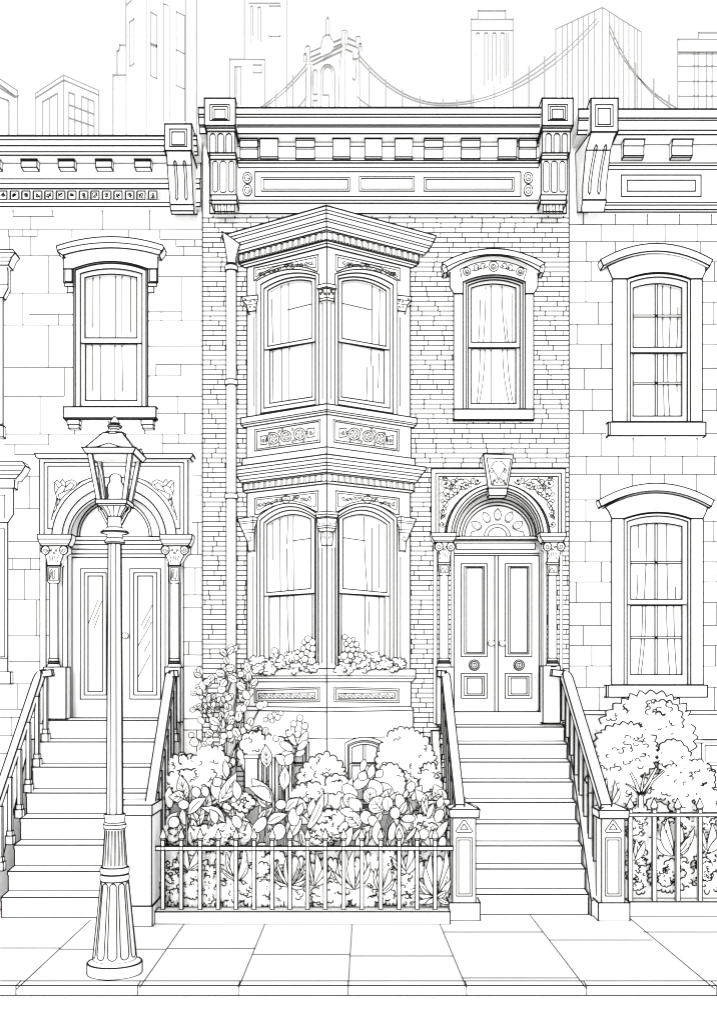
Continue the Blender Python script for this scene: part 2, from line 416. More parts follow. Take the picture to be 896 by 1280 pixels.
def slots(g, pl, rects, w=1.3, off=.006, lean=0):
    for a, b, c, d in rects:
        p = roundrect(a, b, c, d, min((c-a)/2, 3.4)*.95)
        g.line(pl, [(x+lean*(y-b), y) for x, y in p], off, w, closed=True)
def console_main(sx):
    """the fluted end bracket; drawn for the left one, mirrored for the right one"""
    m = (lambda x: x) if sx > 0 else (lambda x: 971.6-x)
    def R(a, b): return (min(m(a), m(b)), max(m(a), m(b)))
    g = G('white_wood', 2.0)
    yh = -.60; pl = FP(yh); a, b = R(255.6, 294.2)
    g.rect(pl, a, 122.5, b, 156.4, 0, .6, 2.0)
    for a_, b_, t, u in ((262.4, 286.8, 130.2, 150.2), (265.3, 284.3, 132.8, 148.6), (267.9, 281.5, 136, 147.8)):
        p, q = R(a_, b_); g.line(pl, [(p, u), (p, t), (q, t), (q, u)], .004, 1.4, closed=True)
    def seg(y0, y1, py0, py1, a0, b0, w=1.6, dpt=.3):
        z0, z1 = Z(py0, y0), Z(py1, y1); p, q = R(a0, b0)
        X0, X1 = X(p, y0), X(q, y0)
        g.extx([(y0, z0), (y1, z1), (0, z1), (0, z0)], X0, X1, w)
    seg(-.57, -.54, 156.4, 159.5, 256.8, 294); seg(-.54, -.50, 159.5, 163.4, 258, 294)
    seg(-.47, -.44, 163.4, 190.5, 259, 293.6); seg(-.45, -.40, 190.5, 194, 261.5, 294.5); seg(-.40, -.38, 194, 198.6, 262.3, 294.8)
    seg(-.36, -.36, 198.6, 243.2, 263, 295.2); seg(-.40, -.38, 243.2, 249.8, 264, 296); seg(-.38, -.33, 249.8, 254.6, 264, 296)
    pl = FP(-.475)
    fl = [(262.3, 269.2), (271.9, 279.4), (282.4, 289.6)]
    for a_, b_ in fl:
        p, q = R(a_, b_); g.line(pl, [(x, y) for x, y in [(p, 190)]+semi((p+q)/2, 170, (q-p)/2, 3.6, 8)+[(q, 190)]], .006, 1.3)
    pl = FP(-.36); slots(g, pl, [(*R(265.6, 272.2)[:1], 201.3, R(265.6, 272.2)[1], 239.6), (R(275, 282.8)[0], 201.3, R(275, 282.8)[1], 240.2), (R(285.6, 292.6)[0], 201.3, R(285.6, 292.6)[1], 239.6)])
    yf = -.30; p, q = R(267.3, 294)
    g.extx([(yf, Z(254.6, yf)), (yf, Z(264, yf)), (yf+.03, Z(266.6, yf+.03)), (0, Z(266.8, 0)), (0, Z(254.6, yf))], X(p+1, yf), X(q-1, yf), 1.6, thr=50)
    for k in (.18, .30, .48, .60, .80): g.line(FP(yf), [(p+(q-p)*k, 255), (p+(q-p)*k+.6, 265.5)], .004, 1.2)
    g.build('console', cor)
console_main(1); console_main(-1)

# ------------------------------------------------------------------ bay window
AL, AR = (-1.74, 0.0), (0.81, 0.0); BX, BY = -.470, -.82
def nrm(ax, side):
    dx, dy = BX-ax, BY; l = hypot(dx, dy); return (dy/l, -dx/l) if side < 0 else (-dy/l, dx/l)
NL = nrm(AL[0], -1); NR = nrm(AR[0], 1)
def plan(o):
    xl = AL[0]+o/NL[0]; xr = AR[0]+o/NR[0]
    det = NL[0]*NR[1]-NL[1]*NR[0]; cl = AL[0]*NL[0]+o; cr = AR[0]*NR[0]+o
    return (xl, 0.0), ((cl*NR[1]-cr*NL[1])/det, (NL[0]*cr-NR[0]*cl)/det), (xr, 0.0)
PLN = {-1: Plane((AL[0], 0, 0), (NL[0], NL[1], 0)), 1: Plane((AR[0], 0, 0), (NR[0], NR[1], 0))}
def bz(py, o): return CAMZ+(CY-py)*(plan(o)[1][1]-CAMY)/F      # height of a line the photo shows at py on the ridge
def baybands(g, lv, w=1.5, ws=None, ends=True, caps=True):
    rings = []
    for py, o in lv:
        z = bz(py, o); rings.append([(x, y, z) for x, y in plan(o)])
    vs = [p for r in rings for p in r]; fs = []
    for i in range(len(rings)-1):
        for k in (0, 1): fs.append((3*i+k, 3*i+3+k, 3*i+4+k, 3*i+1+k))
    if caps: fs += [(0, 1, 2), (3*len(rings)-1, 3*len(rings)-2, 3*len(rings)-3)]
    g.faces(vs, fs)
    for i, r in enumerate(rings): g.stroke(r, (ws or {}).get(i, w))
    g.stroke([r[1] for r in rings], 1.6)
    if ends:
        for k in (0, 2): g.stroke([(r[k][0], -.006, r[k][2]) for r in rings], 1.7)
    return rings
def facept(side, s, z, o):
    p = plan(o); a = p[0] if side < 0 else p[2]; b = p[1]
    return (a[0]+(b[0]-a[0])*s, a[1]+(b[1]-a[1])*s, z)
def mx(side, pts): return pts if side < 0 else [(817-x, y) for x, y in pts][::-1]
bay = None
g = G('white_wood', 1.6)
baybands(g, [(256.7, .215), (261.7, .21), (266, .195), (272.6, .175), (276, .165), (283, .135), (286.8, .12)], 1.4, {0: 1.9})
baybands(g, [(286.8, .075), (289.3, .075), (298.8, .07), (300.4, .07), (303.5, .05), (307.8, .02)], 1.3, {5: 1.6})
bay = g.build('bay_window', brick, 'white painted triangular bay window of two storeys')
g = G('white_wood', 1.6)
baybands(g, [(504.5, .055), (511.8, .055), (514.3, .05), (517.6, .03)], 1.4, {0: 1.8})
g.build('bay_sill', bay)
g = G('white_wood', 1.6)
baybands(g, [(517.6, .005), (558.5, .005)], 1.4, {0: .01}); baybands(g, [(558.5, .04), (567.6, .04)], 1.6)
def panel(g, side, q, orn=True, t=2.2):
    pl = PLN[side]; q = mx(side, q) if side > 0 else q
    cx = sum(a for a, b in q)/4; cy = sum(b for a, b in q)/4
    inn = [(a+(t if a < cx else -t), b+(t if b < cy else -t)) for a, b in q]
    g.ring(pl, q, inn, .016, .02, 1.3)
for s in (-1, 1): panel(g, s, [(318.6, 563.7), (318.3, 537.2), (400.3, 524.4), (400, 552.4)])
g.build('bay_apron', bay)
def rosette(g, pl, cx, cy, r, off):
    g.line(pl, circ(cx, cy, r, r*1.02, 14), off, 1.2, closed=True); g.line(pl, circ(cx, cy, r*.68, r*.7, 12), off, .9, closed=True, ink=2)
    for k in range(5):
        a = k*2*pi/5+.4; g.line(pl, [(cx+r*.15*cos(a), cy+r*.15*sin(a)), (cx+r*.45*cos(a+.5), cy+r*.45*sin(a+.5)), (cx+r*.6*cos(a), cy+r*.6*sin(a))], off, .8, ink=2)
for s in (-1, 1):
    g = G('white_wood', 1.1); pl = PLN[s]; f = (lambda x: x) if s < 0 else (lambda x: 817-x)
    for x, y, r in ((341.5, 547.6, 7.4), (357, 545.2, 7), (374.5, 542.4, 7.6)): rosette(g, pl, f(x), y, r, .016 if False else .012)
    for x0, x1, ya, yb in ((325.5, 333, 544.5, 556), (384, 392.8, 535, 546.6)):
        a, b = sorted((f(x0), f(x1))); g.line(pl, [(a, yb), (a, ya+.8), (b, ya-.2), (b, yb-.8)], .012, 1.2, closed=True)
        g.line(pl, spiral((a+b)/2, (ya+yb)/2, 3, 1.2, 0, -s), .012, .9, ink=2)
    for x, y in ((337, 541), (337.5, 555), (353, 537), (369.5, 549.5), (380, 549.5), (388, 541), (329, 550), (349, 539), (349.5, 554), (366, 536.5), (366, 551), (383.5, 540), (334, 549)): g.line(pl, spiral(f(x), y, 2.2, 1, 90, -s, 10), .012, .9, ink=2)
    g.build('scroll_relief', bay)
g = G('white_wood', 1.6)
baybands(g, [(567.6, .13), (572.4, .13), (577.8, .10), (581.4, .085), (586.5, .065), (590, .055)], 1.4, {0: 1.9})
baybands(g, [(590, .035), (592.3, .035), (601, .035), (604.3, .015)], 1.3, {3: 1.6})
g.build('bay_middle_cornice', bay)
for nm, pa, pb, o, cnt in (('u', 290, 298.3, .078, 15), ('l', 593, 600.6, .038, 14)):
    for s in (-1, 1):
        g = G('white_wood', 1.0)
        za, zb = bz(pa, o), bz(pb, o); pl = PLN[s]; L = plan(o)
        for i in range(cnt):
            s0 = .035+i*.94/cnt; s1 = s0+.94/cnt*.56
            a0, a1 = facept(s, s0, 0, o), facept(s, s1, 0, o)
            vs = []
            for p, q in ((a0, o), (a1, o)):
                for z_ in (zb, za): vs.append((p[0], p[1], z_)); vs.append((p[0]+pl.n[0]*.03, p[1]+pl.n[1]*.03, z_))
            g.solid(vs, [(1, 3, 7, 5), (0, 4, 6, 2), (0, 1, 5, 4), (2, 6, 7, 3), (0, 2, 3, 1), (4, 5, 7, 6)], .8)
        g.build('dentil_row', bay)
# face walls with the window openings, panels above
def bayface(side, zt_py, zb_py, loop):
    """the board wall of one face: a plate with an arched hole"""
    g = G('white_wood', 1.5); pl = PLN[side]
    zt, zb = bz(zt_py, 0), bz(zb_py, 0)
    hole3 = [pl.hit(a, b, 0) for a, b in loop]
    a, b = facept(side, 0, 0, 0), facept(side, 1, 0, 0)
    if side > 0: a, b = b, a
    n = len(loop)-2
    o3 = [(a[0], a[1], zb), (a[0], a[1], zt)]
    for i in range(1, n-1):
        t = i/(n-1); o3.append((a[0]+(b[0]-a[0])*t, a[1]+(b[1]-a[1])*t, zt))
    o3 += [(b[0], b[1], zt), (b[0], b[1], zb)]
    vs = o3+hole3; m = len(o3)
    g.faces(vs, [(i, (i+1) % m, m+(i+1) % m, m+i) for i in range(m)])
    g.stroke([(BX, BY-.004, zt), (BX, BY-.004, zb)], 1.6)
    e = a if side < 0 else b
    g.stroke([(e[0], -.008, zt), (e[0], -.008, zb)], 1.9)
    return g
LOOPS_U = [arch(320.4, 398.6, 351, 342.5, 9.8, 521, 508.5), arch(325.6, 394.4, 355.6, 344.5, 8.3, 516.5, 505.5), arch(330, 394.0, 360.3, 348.3, 7.4, 510.2, 499.8)]
GL_U = arch(334.8, 389.4, 363, 351.4, 6.2, 432.8, 422.8); LO_U = flat(337, 390.3, 438, 428, 504, 496)
LOOPS_L = [arch(321, 397.5, 647.5, 643.5, 16.5, 836, 836), arch(325, 394.8, 650.5, 646, 15, 834, 834), arch(330, 393.2, 653.5, 648, 13, 832, 832)]
GL_L = arch(333.8, 388.3, 655.4, 648.7, 8.5, 741, 735.8); LO_L = flat(336.4, 390.4, 746.5, 742.5, 829, 829)
for side in (-1, 1):
    M = lambda lp: lp if side < 0 else [(817-x, y) for x, y in lp][::-1]
    for nm, loops, gl, lo, rb, rbr, zt, zb, folds in (
        ('upper', LOOPS_U, GL_U, LO_U, 437.5, 427, 307.8, 504.5,
         ([vfold(340, 374, 428, 2), vfold(351.5, 355, 431), vfold(360.5, 353, 430), [(360, 387), (388, 380)], vfold(341, 438, 500, 1), vfold(352, 436, 500), vfold(361.5, 434, 499)] if side < 0 else
          [vfold(465, 354, 428, -1), [(428.5, 379), (463.5, 387)], vfold(474, 405, 434, -1), vfold(474.5, 353, 404, -1), vfold(464, 436, 458, -2), [(459, 459), (459, 470), (458, 500)], [(466, 457), (466, 480), (466, 501)], vfold(473.5, 442, 485, -2)])),
        ('lower', LOOPS_L, GL_L, LO_L, 745.4, 741.8, 604.3, 836,
         ([vfold(340.6, 653, 700), vfold(350, 648, 739, 1), vfold(359.5, 647, 680, -2), vfold(358.5, 686, 738, 2), vfold(366.5, 646, 738, 1), [(366.5, 676), (377, 674.5), (388, 673)], vfold(349.6, 746, 828, -1), vfold(359, 746, 828, 6), vfold(367, 744, 828, 2)] if side < 0 else
          [vfold(455, 647, 738, 8), [(428.5, 672), (456, 676)], vfold(474, 655, 735), vfold(465, 660, 738), vfold(456, 746, 828, 2), vfold(461.5, 753, 793, -3), vfold(474, 745, 828)]))):
        g = bayface(side, zt, zb, M(loops[0]))
        # pilaster flute lines and the sunk panel over the window
        pl = PLN[side]; f = (lambda x: x) if side < 0 else (lambda x: 817-x)
        if nm == 'upper':
            g.line(pl, [(f(316.8), 396), (f(316.8), 507)], .003, 1.3); g.line(pl, [(f(403), 379), (f(403), 499)], .003, 1.4)
            g.line(pl, [(f(398.6), 345), (f(398.6), 507)], .003, 1.4)
            q0 = [(317.4, 351), (317.4, 335), (397.7, 317.8), (397.7, 336.3)]+[(396-76*t, 339.2+9.6*t-4*t*(1-t)*11.5) for t in (0, .15, .3, .45, .6, .75, .9, 1)]
            q1 = [(320, 346), (320, 337.5), (394.6, 321.4), (394.6, 334)]+[(394-73*t, 335.8+9.4*t-4*t*(1-t)*10.5) for t in (.05, .2, .4, .55, .7, .85, .97)]
            row = [(324+i*5.3, 342.3-i*1.16, 3.0) for i in range(14)]
            ctr = (358.5, 334.6, 4.4)
        else:
            g.line(pl, [(f(316.5), 696), (f(316.5), 829)], .003, 1.4); g.line(pl, [(f(402.6), 685), (f(402.6), 829)], .003, 1.4)
            g.line(pl, [(f(398.4), 685), (f(398.4), 831)], .003, 1.3)
            q0 = [(318.3, 643), (318.3, 622.8), (397.6, 613.4), (397.6, 636.5)]+[(396-73*t, 640+3*t-4*t*(1-t)*12.5) for t in (0, .15, .3, .45, .6, .75, .9, 1)]
            q1 = [(321, 636.5), (321, 624.8), (394.7, 616.4), (394.7, 633)]+[(393.5-71*t, 636+2*t-4*t*(1-t)*11.5) for t in (.05, .2, .4, .55, .7, .85, .97)]
            row = [(325+i*5.2, 629.5-i*.62-(1.5 if 3 < i < 10 else -1), 2.9) for i in range(14)]
            ctr = (357.5, 624.2, 5.2)
        qq = lambda q: [(f(x), y) for x, y in q]
        g.line(pl, qq(q0), .002, 1.5, closed=True); g.line(pl, qq(q1), .002, 1.1, closed=True)
        rr = random.Random(side*7+len(nm)+(nm == 'upper'))
        for x, y, r_ in row:
            if abs(x-ctr[0]) < 6: continue
            if x > 392: continue
            g.line(pl, spiral(f(x), y, r_*rr.uniform(.8, 1.05), rr.uniform(.8, 1.3), rr.uniform(0, 360), rr.choice((-1, 1)), 10), .002, 1.05)
            for _ in range(2):
                a_, u_ = rr.uniform(0, 6.28), rr.uniform(1.5, 2.6); p_ = (f(x)+u_*cos(a_), y+u_*sin(a_)*.8); g.line(pl, [p_, (p_[0]+rr.uniform(-2, 2), p_[1]+rr.uniform(-2, 2)), (p_[0]+rr.uniform(-2.5, 2.5), p_[1]+rr.uniform(-2, 2))], .002, .8, ink=2)
        g.line(pl, circ(f(ctr[0]), ctr[1], ctr[2], ctr[2]*.9, 12), .002, 1.1, closed=True); g.line(pl, spiral(f(ctr[0]), ctr[1], ctr[2]*.5, 1.1, 0, 1, 10), .002, .9, ink=2)
        g.build('bay_wall', bay)
        off = [.03, .016, -.004]
        window(brick, pl, [M(l) for l in loops], off, M(gl), rb if side < 0 else rbr, M(lo), folds, w=1.6, depth=.05, railbr=rbr if side < 0 else rb, curtain_off=.085)
# capitals
def cap_bay(pxs, pys, side, w=1.4):
    pass
def ridge_cap(levels, wd):
    g = G('white_wood', 1.4); rings = []
    for py, o, hw in levels:
        z = bz(py, o); p = plan(o); c = p[1]
        la = norm((p[0][0]-c[0], p[0][1]-c[1], 0)); ra = norm((p[2][0]-c[0], p[2][1]-c[1], 0))
        rings.append([(c[0]+la[0]*hw, c[1]+la[1]*hw, z), (c[0], c[1], z), (c[0]+ra[0]*hw, c[1]+ra[1]*hw, z), (BX, BY+.1, z)])
    vs = [p for r in rings for p in r]; fs = [(0, 1, 2, 3), (4*len(rings)-1, 4*len(rings)-2, 4*len(rings)-3, 4*len(rings)-4)]
    for i in range(len(rings)-1):
        for k in range(4): fs.append((4*i+k, 4*i+4+k, 4*i+4+(k+1) % 4, 4*i+(k+1) % 4))
    g.faces(vs, fs)
    for r in rings: g.stroke(r[:3], 1.4)
    for k in range(3): g.stroke([r[k] for r in rings], 1.4)
    return g
g = ridge_cap([(353.4, .10, .16), (358, .10, .17), (360, .085, .15), (371.5, .05, .125), (374.5, .06, .13)], 0)
for s in (-1, 1):
    for k in range(3): g.line(PLN[s], spiral(408.6+s*(2.6+3*k), 366.5-(k % 2)*3, 1.9, 1.2, 60*k, s, 10), .085, .95, ink=2)
g.build('ridge_capital', bay)
g = ridge_cap([(639, .10, .2), (642.5, .10, .2), (645.5, .095, .185), (647.2, .09, .175), (657, .085, .165), (659.5, .095, .165), (664, .06, .115), (681.3, .045, .09)], 0)
for s in (-1, 1):
    for k in range(2): g.line(PLN[s], [(408.6+s*(3+5*k), 654), (408.6+s*(5+5*k), 655.5), (408.6+s*(6+5*k), 652)], .09, .8, ink=2)
    g.line(PLN[s], [(408.6+s*2, 674), (408.6+s*4, 666), (408.6+s*6.5, 665), (408.6+s*5, 672)], .06, .95, ink=2)
g.build('ridge_capital', bay)
for side in (-1, 1):
    f = (lambda x: x) if side < 0 else (lambda x: 817-x)
    pl = FP(-.16)
    def S(q): return [(f(x), y) for x, y in q]
    g = G('white_wood', 1.4)
    g.slab(pl, S([(302.5, 370.6), (322, 368.6), (322.6, 373.6), (320.8, 378), (319.8, 388), (310.2, 389.3), (308.2, 381), (303.6, 376.4)]), 0, .14, 1.6, thr=60)
    g.line(pl, S([(304, 375.8), (321, 373.6)]), .004, 1.1); g.line(pl, S([(308, 381), (320, 379.2)]), .004, 1)
    for x, y in ((306.5, 373.2), (313.5, 377), (318, 376), (313, 383.5), (317.6, 384)): g.line(pl, spiral(f(x), y, 1.5, .9, x*20, 1, 8), .004, .9, ink=2)
    g.build('side_capital', bay)
    g = G('white_wood', 1.4)
    g.slab(pl, S([(297, 648.7), (316, 645.7), (322, 647), (321, 653.5), (318.5, 659), (317.8, 688.5), (310.4, 688.7), (309.3, 677), (304.6, 667), (299.8, 656)]), 0, .14, 1.6, thr=50)
    for a, b in (((298.5, 652.5), (321, 650.3)), ((300, 655), (320.6, 652.5)), ((304, 662.5), (319.2, 662)), ((304.8, 666.5), (319, 665.2)), ((316, 645.8), (316, 664)), ((317.5, 666), (317.5, 688))): g.line(pl, S([a, b]), .004, 1.1)
    for x, y in ((312, 671), (314, 674), (311.5, 676)): g.line(pl, spiral(f(x), y, 1.6, .8, x*30, 1, 8), .004, .9, ink=2)
    g.build('side_capital', bay)
# flower sill, apron and the stone base
g = G('white_wood', 1.6)
baybands(g, [(835.7, .045), (845, .045), (848, .045), (852.5, .02)], 1.4, {0: 1.6})
g.build('bay_sill', bay)
g = G('white_wood', 1.6)
baybands(g, [(852.5, .005), (884.8, .005)], 1.4, {0: .01}); baybands(g, [(884.8, .006), (890, .03)], 1.5)
for s in (-1, 1): panel(g, s, [(318, 878.6), (318, 861.4), (399.2, 859), (399.2, 877.4)])
g.build('bay_apron', bay)
for s in (-1, 1):
    g = G('white_wood', 1.1); pl = PLN[s]; f = (lambda x: x) if s < 0 else (lambda x: 817-x)
    a, b = sorted((f(323.5), f(394))); g.line(pl, [(a, 873.7), (a, 867), (b, 866.2), (b, 873.2)], .008, 1.2, closed=True)
    for i in range(13): g.line(pl, spiral(f(327+i*5.3), 870.1-(i % 2)*.5, 2.7, 1.1, 90*(i % 2), 1 if i % 2 else -1, 10), .008, .95, ink=2)
    g.build('scroll_relief', bay)
g = G('white_stone', 1.6)
rg = baybands(g, [(890, .025), (924, .025), (1128, .025)], 1.1, {0: .01, 2: .01}, ends=True)
g.build('bay_base', bay)
for s, a, b in ((1, 431.5, 479), (-1, 338, 386.5)):
    pl = PLN[s]
    lp = [arch(a, b, 929, 928.5, 7, 1010), arch(a+3.4, b-3.4, 931.5, 931, 5.5, 1008), arch(a+5, b-5, 933, 932.5, 5, 1006)]
    g = G('white_wood', 1.4); g.ring(pl, lp[0], lp[1], .06, .08); g.ring(pl, lp[1], lp[2], .045, .06)
    win = g.build('basement_window', brick)
    g = G('white_wood', 1.4); lp2 = arch(a+8, b-8, 935, 934.5, 4, 953.5)
    g.ring(pl, arch(a+5, b-5, 933, 932.5, 5, 955), lp2, .04, .03); g.ring(pl, flat(a+5, b-5, 955, 955, 1006), flat(a+8, b-8, 957.5, 957.5, 1000), .035, .03)
    g.rect(pl, (a+b)/2-1.4, 931, (a+b)/2+1.4, 1002, .037, .02, 1.3)
    g.build('sash', win)
    g = G(); g.faces([pl.hit(x, y, .03) for x, y in arch(a+7, b-7, 935, 934.5, 4, 1003)], [tuple(range(17))])
    pn = g.build('window_pane', win); pn.data.materials.clear(); pn.data.materials.append(glass)

# downspout left of the bay
dp = G('white_iron', 1.6); yd = -.12
xc = X(289, yd); rr_ = 5.7*(17+yd)/F
dp.lathe(xc, yd, [(rr_, Z(330, yd)), (rr_, Z(1060, yd))], 20, 1.7)
dp.slab(FP(yd), [(277.5, 289), (281, 306), (284, 326), (284, 336), (294.6, 336), (295, 322), (298, 310), (300, 305), (288, 296)], 0.04, .1, 1.7, thr=50)
dp.build('downspout_pipe', brick)
for py in (335.5, 478.5, 620.5):
    c = G('white_iron', 1.6); R_ = rr_*1.32
    c.lathe(xc, yd, [(R_*.93, Z(py-3.2, yd)), (R_, Z(py-1.8, yd)), (R_, Z(py+1.8, yd)), (R_*.93, Z(py+3.2, yd))][::-1], 20, 1.5, thr=60)
    for q in (-3.2, 3.2):
        c.stroke([(xc+R_*cos(t), yd+R_*sin(t), Z(py+q, yd)) for t in [pi+pi*i/8 for i in range(9)]], 1.4)
    c.build('downspout_collar', brick)

# upper window of the brick house
def curtain_pair(xl, xr, yt, yb):
    c = (xl+xr)/2; return [[(xl+(xr-xl)*k+bend*t*t, yt+(yb-yt)*t) for t in (0, .15, .3, .5, .7, .85, 1)] for k, bend in ((.34, -9), (.44, -12), (.7, 9), (.86, 4))]
win = window(brick, WALL, [arch(578.7, 656.4, 352.2, 352.2, 8.6, 511), arch(582.2, 653.4, 354, 354, 7.6, 511), arch(585, 649.8, 356.5, 356.5, 7, 511)], [.05, .03, -.02],
       arch(589, 644.6, 359.7, 359.7, 5, 427.7), 434.4, flat(589, 644.6, 435.5, 435.5, 504.5),
       [vfold(600, 375, 427, -4), vfold(607, 360, 427, -6), vfold(613.5, 357, 427), vfold(627, 357, 427, 10), vfold(633, 398, 427, 4), vfold(640.5, 366, 427),
        vfold(600, 435, 503, -8), vfold(606, 435, 503, -14), vfold(613.5, 435, 503), vfold(628, 435, 503, 16), vfold(634, 435, 503, 14)], label='narrow sash window with arched carved hood over the front door')
g = G('white_stone', 1.7)
g.slab(WALL, [(567, 511), (567, 366.5), (578.7, 366.5), (578.7, 511)], .06, .06); g.build('casing', win); g = G('white_stone', 1.7); g.slab(WALL, [(656.4, 511), (656.4, 366.5), (666.9, 366.5), (666.9, 511)], .06, .06)
g.build('casing', win)
g = G('white_stone', 1.7)
body = [(567, 366.6), (562.2, 358.5), (562.2, 341)]+arcp(562.2, 672, 338, 338, 23)+[(672, 341), (672, 358.5), (667, 366.6), (656.4, 366.6), (656.4, 352)]+arcp(656.4, 578.7, 352, 352, 8.8)+[(578.7, 352), (578.7, 366.6)]
g.slab(WALL, body, .09, .1)
g.slab(WALL, [(554.5, 341), (552.7, 329)]+arcp(552.7, 680.7, 328.3, 328.3, 17.8)+[(680.7, 329), (678.8, 341), (675, 340.5)]+arcp(675, 559, 339, 339, 20)+[(559, 340.5)], .2, .2)
g.line(WALL, [(555, 336)]+arcp(556, 677.5, 334.5, 334.5, 17)+[(678, 336)], .203, 1.5)
g.slab(WALL, [(553.4, 330), (557.5, 331.5), (559.6, 339), (555, 341.5), (552.6, 336)], .21, .05, 1.5, thr=60); g.slab(WALL, [(680, 330), (676, 331.5), (673.6, 339), (678.5, 341.5), (680.9, 336)], .21, .05, 1.5, thr=60)
g.line(WALL, [(577, 348), (575, 336.5)]+arcp(575, 658.5, 336.5, 336.5, 11)+[(658.5, 336.5), (654.5, 349)], .095, 1.2)
for x, y, r_, t in ((583.5, 339, 4.8, 1.6), (616.7, 332.6, 6, 1.8), (650, 339, 4.8, 1.6)):
    g.line(WALL, circ(x, y, r_, r_*1.05, 14), .095, 1.2, closed=True); g.line(WALL, spiral(x, y, r_*.7, t, 0, 1, 14), .095, 1.0)
for x, y, sx in ((596, 333.5, 1), (604, 331.5, 1), (637, 333.5, -1), (629.5, 331.5, -1)):
    g.line(WALL, spiral(x, y, 4.4, .9, 120, sx, 12), .095, 1.1); g.line(WALL, spiral(x+2*sx, y+1, 2.4, .8, 20, sx, 8), .095, .9)
    g.line(WALL, [(x-6*sx, y+4), (x, y+4.4), (x+5*sx, y+1)], .095, 1.0)
g.build('hood', win)
g = G('white_stone', 1.9); g.rect(WALL, 567, 511.3, 667, 524.2, .1, .12); g.rect(WALL, 568, 524.4, 666, 526, .08, .1, 1.4); g.build('sill', win)

# main door surround
ds = G('white_stone', 1.7)
cx, cy = 621.6, 671.0
def rect_over(x0, x1, yt, yb, n):      # matched to a semi() loop of n steps
    k = n//4; pts = []
    for i in range(n+1):
        t = i/n
        if i <= k: pts.append((x0, yb+(yt-yb)*i/k))
        elif i >= n-k: pts.append((x1, yt+(yb-yt)*(i-(n-k))/k))
        else: pts.append((x0+(x1-x0)*(i-k)/(n-2*k), yt))
    return pts
def half_ring(g, pl, O, I, off, depth, w):
    n = len(O); a = [pl.hit(x, y, off) for x, y in O+I[::-1]]
    g.slab(pl, O+I[::-1], off, depth, w, thr=34)
N = 24
def arch_plate(g, pl, x0, x1, yt, yb, cx, cy, rx, ry, off, depth, w=1.7):
    O = rect_over(x0, x1, yt, yb, N); I = semi(cx, cy, rx, ry, N)
    of = [pl.hit(x, y, off) for x, y in O]; inf = [pl.hit(x, y, off) for x, y in I]
    ob = [sub(p, mul(pl.n, depth)) for p in of]; ib = [sub(p, mul(pl.n, depth)) for p in inf]
    n = N+1; vs = of+inf+ob+ib; fs = []
    for i in range(N):
        fs += [(i, i+1, n+i+1, n+i), (i+1, i, 2*n+i, 2*n+i+1), (n+i, n+i+1, 3*n+i+1, 3*n+i)]
    fs += [(n, 0, 2*n, 3*n)[::-1], (N, n+N, 3*n+N, 2*n+N)[::-1]]
    g.solid(vs, fs, w, 34)
arch_plate(ds, WALL, 539, 706.8, 586, 667.5, cx, cy, 66, 66.5, .1, .1)
for k, (a, b, t) in enumerate(((544.4, 701.3, 591.4), (548.2, 697.5, 595.6))):
    ds.line(WALL, [(a, 666), (a, t), (b, t), (b, 666)], .103, 1.6)
surround = ds.build('door_surround', brick, 'carved stone door surround with keystone and scroll spandrels')
g = G('white_stone', 1.6)
for (R1, H1), (R2, H2), o in (((63.4, 66.5), (57.8, 62.2), .14), ((57.6, 62), (54.6, 58.5), .11), ((54.4, 58.2), (51.8, 55.5), .08)):
    half_ring(g, WALL, semi(cx, cy, R1, H1, 30), semi(cx, cy, R2, H2, 30), o, .14, 1.6)
g.build('arch_moulding', surround)
